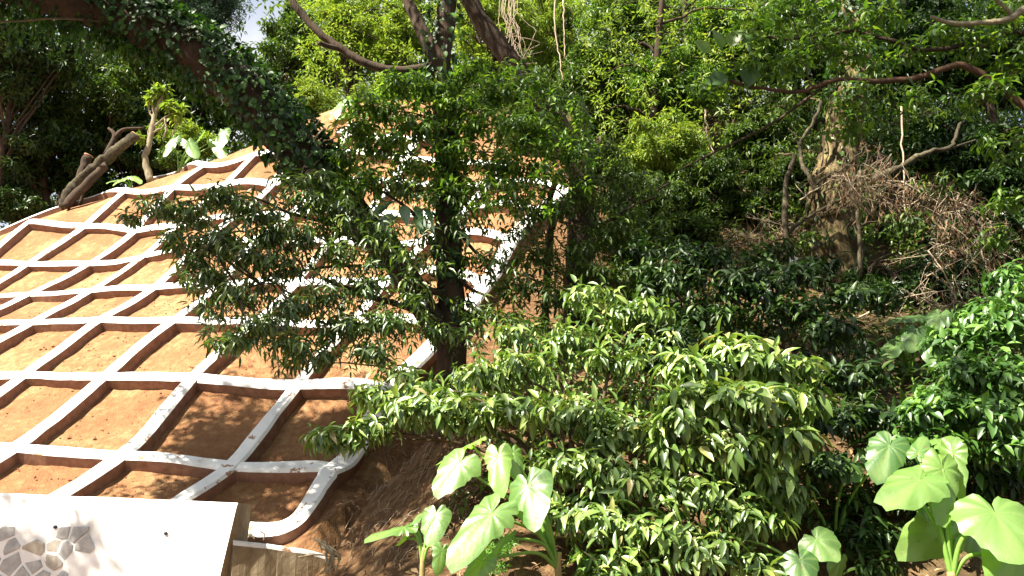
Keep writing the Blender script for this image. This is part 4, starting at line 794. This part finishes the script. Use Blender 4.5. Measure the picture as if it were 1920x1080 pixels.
taro('group of heart leaves in the dark hollow below the dead twigs', b, [
 (1684, 642, 1644, 674, -.15, 52, FU, 0), (1716, 622, 1708, 656, -.15, 54, FC, 0), (1716, 594, 1664, 600, -.1, 46, FU, .2), (1760, 592, 1742, 620, -.1, 56, FU, .1), (1745, 650, 1752, 690, -.1, 46, FC, -.1), (1725, 770, 1700, 785, -.1, 52, FU, -.9)], 9.2, .012)
def hilltaro(label, px, py, lv, m=None):
    p = PT(px, py)
    if p is None: return
    Yd = p[1]; taro(label, p, [(px + dx, py + dy, px + dx + tx, py + dy + ty, -.3, wd, hint, -.1) for dx, dy, tx, ty, wd, hint in lv], Yd, .02)
hilltaro('dark heart leaves growing at the top edge of the lattice under the limb', 335, 318, [(-10, -55, -18, 26, 30, FU), (20, -50, 14, 26, 34, FU), (38, -58, 10, -18, 20, FC), (70, -50, 14, 26, 34, FC), (85, -70, -2, 24, 28, FC)])
hilltaro('pale low heart leaves at the lattice edge beside the cut log', 245, 350, [(-10, -16, -24, 10, 22, FU), (5, -18, 14, 8, 22, FU), (-28, -12, -20, 4, 16, FU)])
hilltaro('bright lime heart-leaved plant on top of the slope behind the branches', 645, 218, [(-5, -22, -14, 22, 26, FC), (8, -28, 12, 20, 22, FC), (-16, -12, -10, 16, 22, FU), (5, -5, -16, 8, 20, FU)])

# ------------------------------------------------------------------ cut log, sapling, hanging dry vines, small things
Yc = PT(125, 386)[1]
root = thing('cut_log', 'mossy sawn tree trunk leaning at the top left of the lattice', 'log', PT(125, 386))
mb = MB(); C = limb(mb, [PY(118, 392, Yc), PY(140, 350, Yc), PY(175, 318, Yc - .1), PY(215, 285, Yc - .2), PY(256, 252, Yc - .3)], .17, .13, 14, 8, .16, .015, 41); logt = mb.build('trunk', M['barklog'], root)
mb = MB(); d = nrm(C[-1] - C[-2]); tube(mb, [C[-1] - d * .02, C[-1] + d * .012], .125, 14, .16, 41); mb.build('cut_face', M['cutwood'], logt)
mb = MB(); limb(mb, [PY(122, 388, Yc - .3), PY(150, 358, Yc - .3), PY(185, 322, Yc - .25), PY(200, 310, Yc - .2)], .13, .10, 9, 6, .12, .01, 43)
limb(mb, [PY(150, 345, Yc + .2), PY(158, 315, Yc + .2), PY(165, 295, Yc + .2)], .14, .13, 9, 5, .12, .01, 44)
limb(mb, [PY(150, 384, Yc), PY(160, 350, Yc), PY(170, 325, Yc)], .05, .04, 7, 5)
limb(mb, [PY(200, 290, Yc), PY(215, 255, Yc), PY(203, 240, Yc)], .10, .03, 7, 5); limb(mb, [PY(215, 258, Yc), PY(232, 243, Yc), PY(270, 240, Yc)], .07, .03, 7, 5); mb.build('side_limbs', M['bark'], root)
mb = MB(); e = PY(166, 293, Yc + .2); tube(mb, [e, e + np.array([0.01, 0, .03])], .125, 10, .1); mb.build('cut_face', M['cutwood'], root)
root = thing('sapling', 'thin pale sapling with yellow green top leaves beside the cut log', 'tree', PT(281, 340)); Ys = PT(281, 340)[1]
mb = MB(); C = limb(mb, [PY(283, 342, Ys), PY(272, 300, Ys), PY(281, 265, Ys), PY(288, 225, Ys), PY(300, 190, Ys), PY(307, 172, Ys)], .10, .035, 8, 6, .12, .01)
for pts in ([(288, 225), (280, 205), (276, 188)], [(286, 240), (310, 220), (330, 208)], [(284, 250), (305, 238), (312, 222)], [(290, 215), (287, 195), (292, 178)], [(310, 222), (312, 245), (305, 262)], [(325, 212), (330, 232), (322, 255)], [(283, 262), (278, 248), (282, 232)]):
    limb(mb, [PY(x, y, Ys) for x, y in pts], .035, .015, 6, 5, 0, .01)
mb.build('trunk', M['barkpale'], root)
foliage_clumps(root, [(302, 170, Ys, 16, 12), (290, 182, Ys, 12, 7), (325, 200, Ys, 15, 8), (340, 205, Ys, 10, 4), (330, 216, Ys, 12, 4), (262, 258, Ys, 10, 4)], M['lime'], .24, .42, 6, .3, 'fine', 0, None, .01, .5)
root = thing('dry_vine', 'bundle of pale dry vines hanging at the top right of the central trunk', 'vine', PY(970, 110, 12.5)); mb = MB()
for q in range(16):
    x0 = 958 + rng.normal(0, 10); pts = [PY(x0 + 6, -40, 12.5), PY(x0 + rng.normal(0, 6), 20, 12.4), PY(x0 + rng.normal(4, 10), 60, 12.4), PY(x0 + rng.normal(8, 18), 85 + rng.uniform(-20, 30), 12.4), PY(x0 + rng.normal(10, 26), 105 + rng.uniform(-25, 20), 12.4)]
    limb(mb, pts, .007, .004, 4, 5, 0, .012)
mb.build('strands', M['drytwig'], root)
for lab, pts, Y in [('thin pale vine hanging against dark leaves near the top, left one', [(1040, -20), (1042, 60), (1050, 110), (1054, 150)], 13), ('thin pale vine hanging against dark leaves near the top, right one', [(1056, 0), (1057, 60), (1058, 110)], 13.2), ('thin pale vine down through the middle foliage above the shaded trunk', [(1322, 205), (1324, 240), (1328, 260), (1340, 290)], 12), ('pale hanging liana right of the mossy trunk', [(1690, 200), (1692, 300), (1694, 370), (1702, 420)], 11.6)]:
    mb = MB(); limb(mb, [PY(x, y, Y) for x, y in pts], .016, .010, 5, 6, .1, .012); o = mb.build('vine', M['drytwig'], None, True, PY(*pts[-1], Y)); tag(o, lab, 'vine', 'thin hanging vines')
# fallen green leaf, clods, roots, grass
p = PT(455, 900); root = tag(leaves_mesh('fallen_leaf', np.array([p + tn(p[0], p[1]) * .05]), np.array([[.8, .25, .35]]), np.array([tn(p[0], p[1])]), np.array([.12]), np.array([.5]), 'fine', M['fresh']), 'single fresh green leaf lying in the lowest right lattice cell', 'leaf'); root['kind'] = 'thing'
for px, py, r, lab in [(290, 722, .085, 'largest soil clod under the second beam, third cell'), (126, 610, .08, 'soil clod under the third beam at the left'), (485, 737, .05, 'small soil clod in the shaded cell right of the largest clod'), (126, 866, .045, 'soil lump in place of a dark hole in the lowest left cell'), (340, 884, .05, 'soil lump in place of a dark hole in the lowest middle cell'), (520, 896, .07, 'soil lump in place of a dark hole in the lowest right cell by the fallen leaf'), (126, 720, .04, 'small soil lump in place of a hole below the second beam at left'), (112, 428, .07, 'soil clod near the top beam at left'), (6, 617, .06, 'soil clod at the left picture edge'), (520, 950, .035, 'small crumb of soil at the foot of the slope')]:  # some of the lumps stand in for dark holes in the cells
    p = PT(px, py)
    if p is None: continue
    n = 10; V = []; F = []
    for i in range(5):
        for k in range(n):
            th = math.pi * (i + .5) / 5; ph = 6.283 * k / n; rr = r * rng.uniform(.75, 1.2); V.append(p + np.array([math.sin(th) * math.cos(ph) * rr, math.sin(th) * math.sin(ph) * rr, math.cos(th) * rr * .8]))
    for i in range(4):
        for k in range(n): F.append([i * n + k, i * n + (k + 1) % n, (i + 1) * n + (k + 1) % n, (i + 1) * n + k][::-1])
    F.append(list(range(n))); F.append(list(range(4 * n, 5 * n))[::-1]); mb = MB(); mb.add(V, F); tag(mb.build('soil_clod', M['clod'], None, False, p), lab, 'clod', 'soil clods on the slope')
root = thing('exposed_roots', 'bunch of pale brown roots hanging at the end of the low wall', 'roots', PY(618, 1060, 8.0)); mb = MB()
for q in range(9):
    x0 = 622 + rng.normal(0, 5); limb(mb, [PY(x0 - 20 + rng.normal(0, 8), 1018 + rng.normal(0, 5), 8.1), PY(x0 - 4 + rng.normal(0, 4), 1030, 7.95), PY(x0 + rng.normal(2, 4), 1048, 7.9), PY(x0 - 8 + rng.normal(0, 6), 1076, 7.85)], .014, .006, 5, 5, .1, .004)
for pts in ([(466, 1008), (470, 1000), (478, 1012)], [(488, 996), (496, 1002), (494, 1014)], [(560, 1045), (600, 1040), (640, 1050)]): limb(mb, [PY(x, y, 8.5) for x, y in pts], .010, .005, 4, 5)
mb.build('root_strands', M['barkpale'], root)
root = thing('fern_clump', 'fine light green fern under the largest overexposed leaf', 'fern', ground(PY(935, 1075, 6.3))); foliage_clumps(root, [(930, 1040, 6.3, 28, 26), (950, 1020, 6.4, 22, 14), (920, 1070, 6.2, 30, 24), (1090, 1050, 6.6, 26, 14)], M['fern'], .05, .25, 9, .1, 'small', 0, None, .01, .6)
root = thing('pale_patch', 'crumpled pale patch on the ground left of the mossy trunk', 'litter', PY(1488, 492, 12.0)); mb = MB(); V = [PY(1488 + 9 * math.cos(a) * r, 490 + 11 * math.sin(a) * r, 12.0 + rng.normal(0, .04)) for r in (.4, 1) for a in np.arange(9) * .698]  # small crumpled pale bluish sheet
mb.add(V + [PY(1488, 490, 11.93)], [[18, k, (k + 1) % 9] for k in range(9)] + [[k, 9 + k, 9 + (k + 1) % 9, (k + 1) % 9] for k in range(9)]); mb.build('sheet', M['palesheet'], root, False)
n = 3600; X = rng.uniform(-9.5, -0.8, n); Yq = rng.uniform(9.2, 17, n); kp = (X < np.interp(Yq, Dl[:, 1], Dl[:, 0])) & (fbm(X, Yq, 1.2, 3, 91) > -.1); X = X[kp]; Yq = Yq[kp]; n = len(X); r = rng.uniform(.006, .022, n) * np.where(rng.random(n) < .05, 2.0, 1)
ov = np.array([(1, 0, 0), (-1, 0, 0), (0, 1, 0), (0, -1, 0), (0, 0, .8), (0, 0, -.8)]); of = np.array([(0, 2, 4), (2, 1, 4), (1, 3, 4), (3, 0, 4), (2, 0, 5), (1, 2, 5), (3, 1, 5), (0, 3, 5)])
V = np.c_[X, Yq, TZ(X, Yq) + fbm(X, Yq, 0.9, 4, 3) * 0.06 + fbm(X, Yq, 5.0, 3, 9) * 0.035][:, None] + ov[None] * r[:, None, None] * rng.uniform(.7, 1.3, (n, 6, 1))
me = mesh_np('soil_crumbs', V.reshape(-1, 3), (of[None] + (np.arange(n) * 6)[:, None, None]).ravel(), np.full(n * 8, 3), [M['clod']]); o = link(bpy.data.objects.new('soil_crumbs', me)); tag(o, 'small crumbs of red soil strewn over the slope cells', 'soil crumbs', None, 'stuff')
mb = MB()
for q in range(260):                       # twigs and rootlets on the bare bank
    px, py = rng.uniform(640, 900), rng.uniform(800, 1075)
    if px < 640 + (1000 - py) * .3: continue
    p = PT(px, py)
    if p is None: continue
    d = nrm(rng.normal(0, 1, 3) + np.array([.2, 0, -.8])); L = rng.uniform(.06, .35); e = p + d * L; e[2] = tz(e[0], e[1]) + .02; mid_ = (p + e) / 2; mid_[2] = tz(mid_[0], mid_[1]) + .04; limb(mb, [p, mid_, e], .005, .002, 3, 4, 0, .006)
o = mb.build('twig_litter', M['drytwig']); o['kind'] = 'stuff'; o['label'] = 'thin dry twigs and rootlets scattered over the bare bank'; o['category'] = 'twigs'
n = 16000; X = rng.uniform(-1.5, 9, n); Yq = rng.uniform(6, 19, n); kp = (X > np.interp(Yq, Dl[:, 1], Dl[:, 0]) + .9 + rng.uniform(0, 1.2, n)); X = X[kp]; Yq = Yq[kp]; n = len(X)
o = leaves_mesh('leaf_litter', np.c_[X, Yq, TZ(X, Yq) + .02 + fbm(X, Yq, .9, 4, 3) * .06 + rng.uniform(0, .03, n)], np.c_[rng.normal(size=(n, 2)), rng.normal(0, .3, n)], np.c_[rng.normal(0, .5, (n, 2)) + [0, -.4], np.ones(n)], rng.uniform(.05, .14, n), rng.uniform(.25, .5, n), 'small', M['deadleaf']); o['label'] = 'brown fallen leaves covering the forest floor'; o['category'] = 'leaf litter'

n = 17000; X = rng.uniform(-8, 14, n); Yq = rng.uniform(7.5, 30, n)
kp = (X > np.interp(Yq, Dl[:, 1], Dl[:, 0]) + 1.6) & (fbm(X, Yq, .45, 3, 77) > -0.12) | (Yq > 19.5) & (X > -6)
kp &= ~((X > 2.8) & (X < 6.2) & (Yq > 11.5) & (Yq < 14.5) & (rng.random(n) < .35)); X = X[kp]; Yq = Yq[kp]; n = len(X)
B, A, N, LL, W = sprig_leaves(np.c_[X, Yq, TZ(X, Yq) + rng.uniform(.05, .7, n) * (.5 + .6 * (Yq > 12))], nrm(np.array([-.1, -.2, .8]) + rng.normal(0, .35, (n, 3))), 7, .15, .36, .45)
o = leaves_mesh('undergrowth', B, A, N, LL, W, 'small', M['mid']); o['label'] = 'leafy undergrowth over the forest floor'; o['category'] = 'undergrowth'
# ------------------------------------------------------------------ forest behind
def forest_tree(label, px, py, Y, rpx, rpy, m, nsub, L, wr=.4, droop=.4, trunk_px=None, tr=.14, bark='bark', name='forest_tree', lean=0, spr=20, k=7):
    nsub = int(nsub * 1.7)
    c = PY(px, py, Y); rx = rpx * Y / FPX; rz = rpy * Y / FPX; bx = c[0] if trunk_px is None else PY(trunk_px, py, Y)[0]
    base = ground((bx, Y + rx * .2, 0)); top = max(c[2], base[2] + .4)
    root = thing(name, label, 'tree' if name == 'forest_tree' else 'bush', base, 'forest behind the slope'); mb = MB()
    C = limb(mb, [base - np.array([0, 0, .3]), base * .5 + np.array([c[0], c[1], top]) * .5 + np.r_[rng.normal(0, .2, 2), 0], np.array([c[0], c[1], top + rz * .5])], tr, tr * .35, 9, 8, .12, .015)
    d = nrm(rng.normal(size=(nsub, 3))); P = c + d * (rng.random((nsub, 1)) ** .4) * np.array([rx, min(rx, 2.2), rz]); P[:, 2] = np.maximum(P[:, 2], TZ(P[:, 0], P[:, 1]) + .3)
    parts = []
    for q in range(nsub):
        r = rx * rng.uniform(.22, .38); Pp, D = clump_sprigs(P[q], r, r, r * .6, spr, .3); parts.append(sprig_leaves(Pp, D, k, L, wr, droop))
        if q % 2 == 0: s = C[min(len(C) - 1, int(len(C) * rng.uniform(.45, .95)))]; limb(mb, [s, (s + P[q]) / 2 + np.array([0, 0, .15]), P[q]], tr * .3, .012, 5, 4, 0, .02)
    mb.build('trunk', M[bark], root); B, A, N, LL, W = cat(parts); leaves_mesh('crown', B, A, N, LL, W, 'small', m, root); return root
F_ = forest_tree
F_('dark tree in the top left corner behind the hanging ivy', 30, 110, 22, 130, 120, M['dark'], 46, .24)
F_('dark tree at the left edge with its trunk left of the cut log', 60, 300, 23.5, 110, 100, M['dark'], 40, .24, trunk_px=95, tr=.3)
F_('shaded green tree behind the sapling', 190, 210, 25, 120, 110, M['mid'], 44, .25)
F_('yellowish green tree seen under the ivy clad limb', 280, 110, 27, 110, 90, M['lime'], 30, .26)
F_('deep green tree behind the sapling and the heart leaves', 350, 210, 26, 90, 80, M['dark'], 34, .25)
F_('blue green fine-needled tree left of the sky gap', 395, 10, 31, 75, 55, M['blue'], 30, .28, .12)
F_('sunlit tree right of the sky gap above the limb', 565, 110, 27, 90, 110, M['mid'], 40, .25)
F_('yellow green tree above the curved bare branch', 665, 60, 25, 85, 110, M['lime'], 42, .22, .3)
F_('pale lime tree left of the central trunk top', 755, 70, 24, 60, 120, M['lime'], 34, .22, .3)
F_('glowing yellow green tree right of the central trunk top', 925, 60, 20, 80, 110, M['lime'], 44, .19, .28)
F_('lime bamboo-like tree behind the dry vines', 1030, 60, 21, 90, 110, M['lime'], 42, .19, .24)
F_('bright green tree at the top centre right', 1200, 30, 19, 110, 80, M['fresh'], 46, .19, .34)
F_('mid green tree behind the bending slim tree', 1130, 170, 17, 95, 90, M['mid'], 44, .17, .34)
F_('green drooping tree at the middle of the upper right forest', 1260, 170, 16, 100, 85, M['fresh'], 46, .16, .3, .7)
F_('lime tinted tree below the top centre right crown', 1240, 280, 15, 100, 70, M['lime'], 44, .15, .28, .7)
F_('leafy tree above the dark shrub, right of the slim tree', 1200, 390, 13.5, 80, 60, M['mid'], 34, .15, .3, .7)
F_('shaded tree with a dark trunk left of the tan dead twigs', 1330, 360, 14, 80, 80, M['mid'], 36, .15, .3, .7, 1335, .14)
F_('dense green tree under the round dark leaves', 1370, 90, 17, 100, 90, M['fresh'], 44, .17, .36)
F_('dim tree behind the top of the mossy trunk', 1540, 120, 16.5, 110, 110, M['mid'], 44, .18, .38)
F_('dark tree in the upper right behind the overhanging branches', 1710, 100, 17, 120, 120, M['dark'], 48, .19, .4)
F_('dark tree in the top right corner', 1880, 90, 16, 120, 120, M['dark'], 48, .19, .4)
F_('black green tree right of the mossy trunk', 1740, 310, 15.5, 110, 90, M['dark'], 44, .17, .4)
F_('dark tree on the right edge above the hanging dead curtain', 1890, 330, 13.5, 100, 110, M['dark'], 44, .16, .4)
F_('low dark tree behind the dead twig curtain', 1840, 470, 12.8, 90, 80, M['dark'], 38, .15, .4)
F_('low green undergrowth right of the mossy trunk foot', 1700, 470, 13.4, 70, 60, M['mid'], 30, .14, .4, name='undergrowth_bush')
F_('dim green bush on the slope left of the mossy trunk', 1430, 270, 15, 80, 60, M['mid'], 36, .15, .34, name='undergrowth_bush', tr=.05)
F_('shaded bush behind the diagonal bare branch', 1480, 350, 14.2, 70, 55, M['mid'], 30, .15, .34, name='undergrowth_bush', tr=.05)
F_('dark leafy bush directly right of the mossy trunk', 1660, 380, 14.4, 70, 70, M['dark'], 32, .15, .34, name='undergrowth_bush', tr=.05)
F_('dark bush filling the hollow under the dead curtain', 1800, 560, 11.6, 100, 60, M['dark'], 36, .15, .34, name='undergrowth_bush', tr=.05)
F_('dark bush behind the heart leaves in the hollow', 1660, 590, 11.6, 70, 45, M['dark'], 26, .14, .34, name='undergrowth_bush', tr=.05)
F_('green bush low behind the slim leaning tree', 1180, 450, 12.2, 70, 60, M['mid'], 30, .14, .3, name='undergrowth_bush', tr=.05)
F_('leafy bush above the lattice end behind the central foliage', 1010, 260, 16.5, 80, 60, M['mid'], 34, .15, .3, name='undergrowth_bush', tr=.05)
F_('yellow green bush at the top edge of the lattice left of the limb', 340, 268, 24.5, 65, 28, M['lime'], 26, .17, name='undergrowth_bush', tr=.06)
F_('feathery lime bush at the top of the slope right of the limb', 590, 195, 22.5, 60, 40, M['lime'], 30, .16, .28, name='undergrowth_bush', tr=.06)
F_('lime bush behind the top beam left of the central trunk', 725, 190, 21.5, 65, 40, M['lime'], 28, .16, .28, name='undergrowth_bush', tr=.06)
F_('small green bush along the lattice edge by the sapling foot', 335, 310, 23.6, 50, 16, M['mid'], 16, .14, name='undergrowth_bush', tr=.05)
F_('dark bush at the foot of the left trunk', 40, 395, 22.8, 70, 26, M['dark'], 22, .18, name='undergrowth_bush', tr=.05)
F_('green bush on the slope top behind the central trunk', 890, 215, 19.5, 75, 50, M['mid'], 30, .16, name='undergrowth_bush', tr=.06)
F_('shrubby growth at the lattice right end behind the slim tree', 1130, 330, 15.5, 70, 60, M['mid'], 30, .14, name='undergrowth_bush', tr=.06)
F_('dim bush between tan dead twigs and dark shrub', 1440, 400, 13.8, 60, 50, M['mid'], 18, .14, name='undergrowth_bush', tr=.06)
F_('dark bush right behind the cut log', 165, 340, 24.5, 70, 40, M['dark'], 26, .2, name='undergrowth_bush', tr=.05)
F_('dark green bush behind the sapling foot', 260, 300, 25, 70, 40, M['dark'], 26, .2, name='undergrowth_bush', tr=.05)
F_('unseen tall tree beyond the left edge, added to shade the dark corner', -230, -160, 20.5, 190, 150, M['dark'], 60, .3, tr=.35, trunk_px=-420)  # this tree and the next stand out of view to shade the left forest
F_('unseen tall dark tree above the top left corner, added to shade it', -60, -190, 23, 170, 130, M['dark'], 50, .3, tr=.35, trunk_px=-200)
for lab, x, y, z, r in [('tall roadside tree across the road, left of the viewpoint', -13, -9, 6, 3.6), ('roadside tree across the road, behind the viewpoint', -4.5, -10, 5.5, 3.6), ('roadside tree across the road, to the right behind the viewpoint', 4.5, -9.5, 6.5, 3.8), ('big roadside tree across the road at the far right', 13, -7, 7.5, 4.2), ('tree on the near right verge out of view', 13.5, 3.5, 7, 3.6)]:  # unseen trees that hold back sky light from around the viewpoint
    root = thing('roadside_tree', lab, 'tree', (x, y, 0), 'trees along the other side of the road'); mb = MB(); C = limb(mb, [(x, y, -.2), (x + .2, y, z * .5), (x, y, z + 1)], .22, .08, 9, 8, .12, .02); mb.build('trunk', M['bark'], root); parts = []
    for q in range(46):
        d = nrm(rng.normal(size=3)); c = np.array([x, y, z]) + d * rng.random() ** .4 * np.array([r, r * .6, z * .62]); P, D = clump_sprigs(c, 1.0, 1.0, .7, 16, .4); parts.append(sprig_leaves(P, D, 6, .34, .45, .4))
    B, A, N, LL, W = cat(parts); kp = B[:, 2] > .1; leaves_mesh('crown', B[kp], A[kp], N[kp], LL[kp], W[kp], 'small', M['dark'], root)
for lab, poly, Y0, Y1, n, m, L, px in [('wide yellow green canopy behind the curved branch and the central trunk', [(545, -40), (1120, -40), (1120, 200), (800, 215), (560, 190)], 22, 27, 1500, M['lime'], .22, 700), ('wide green canopy filling the upper centre right', [(1080, -40), (1490, -40), (1490, 320), (1250, 420), (1080, 330)], 15.5, 20, 1900, M['mid'], .17, 1300),
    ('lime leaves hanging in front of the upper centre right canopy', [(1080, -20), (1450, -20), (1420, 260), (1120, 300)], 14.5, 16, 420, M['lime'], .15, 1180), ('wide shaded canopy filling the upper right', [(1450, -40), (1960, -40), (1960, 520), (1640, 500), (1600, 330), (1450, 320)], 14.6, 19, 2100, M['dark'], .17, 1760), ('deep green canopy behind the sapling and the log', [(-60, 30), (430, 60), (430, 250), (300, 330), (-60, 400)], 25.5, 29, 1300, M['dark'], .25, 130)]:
    P, D = fill_poly(poly, Y0, Y1, n); b = ground(PY(px, 200, (Y0 + Y1) / 2)); root = thing('forest_tree', lab, 'tree', b, 'forest behind the slope'); mb = MB(); c = P.mean(0)
    C = limb(mb, [b - np.array([0, 0, .3]), (b + c) / 2 + np.r_[rng.normal(0, .3, 2), 0], np.array([c[0], c[1], P[:, 2].max()])], .16, .05, 9, 10, .12, .02)
    for q in range(0, len(P), 40): sp = C[np.argmin(np.linalg.norm(C - P[q], axis=1))]; limb(mb, [sp, (sp + P[q]) / 2 + np.array([0, 0, .2]), P[q]], .035, .010, 5, 4, 0, .02)
    mb.build('trunk', M['bark'], root); B, A, N, LL, W = sprig_leaves(P, D, 7, L, .34, .5); leaves_mesh('crown', B, A, N, LL, W, 'small', m, root)
F_('bush on the bare patch above the dark shrub', 1290, 440, 13, 60, 40, M['mid'], 24, .14, .3, name='undergrowth_bush', tr=.05)
# far wood closing the view
parts = []
for q in range(1000):
    px = rng.uniform(-400, 2300); py = rng.uniform(-150, 430 if px < 600 else 330); Yf = rng.uniform(30, 46)
    if 428 < px < 512 and py < 112 or 505 < px < 530 and 130 < py < 170: continue
    c = PY(px, py, Yf); r = rng.uniform(1.2, 2.2); P, D = clump_sprigs(c, r, r, r * .7, 22, .3); parts.append(sprig_leaves(P, D, 6, .42, .42, .4))
B, A, N, LL, W = cat(parts); kp = B[:, 2] > TZ(B[:, 0], B[:, 1]) - .3
o = leaves_mesh('far_wood', B[kp], A[kp], N[kp], LL[kp], W[kp], 'small', M['mid']); o['label'] = 'far wooded hillside closing the view behind the trees'; o['category'] = 'wood'
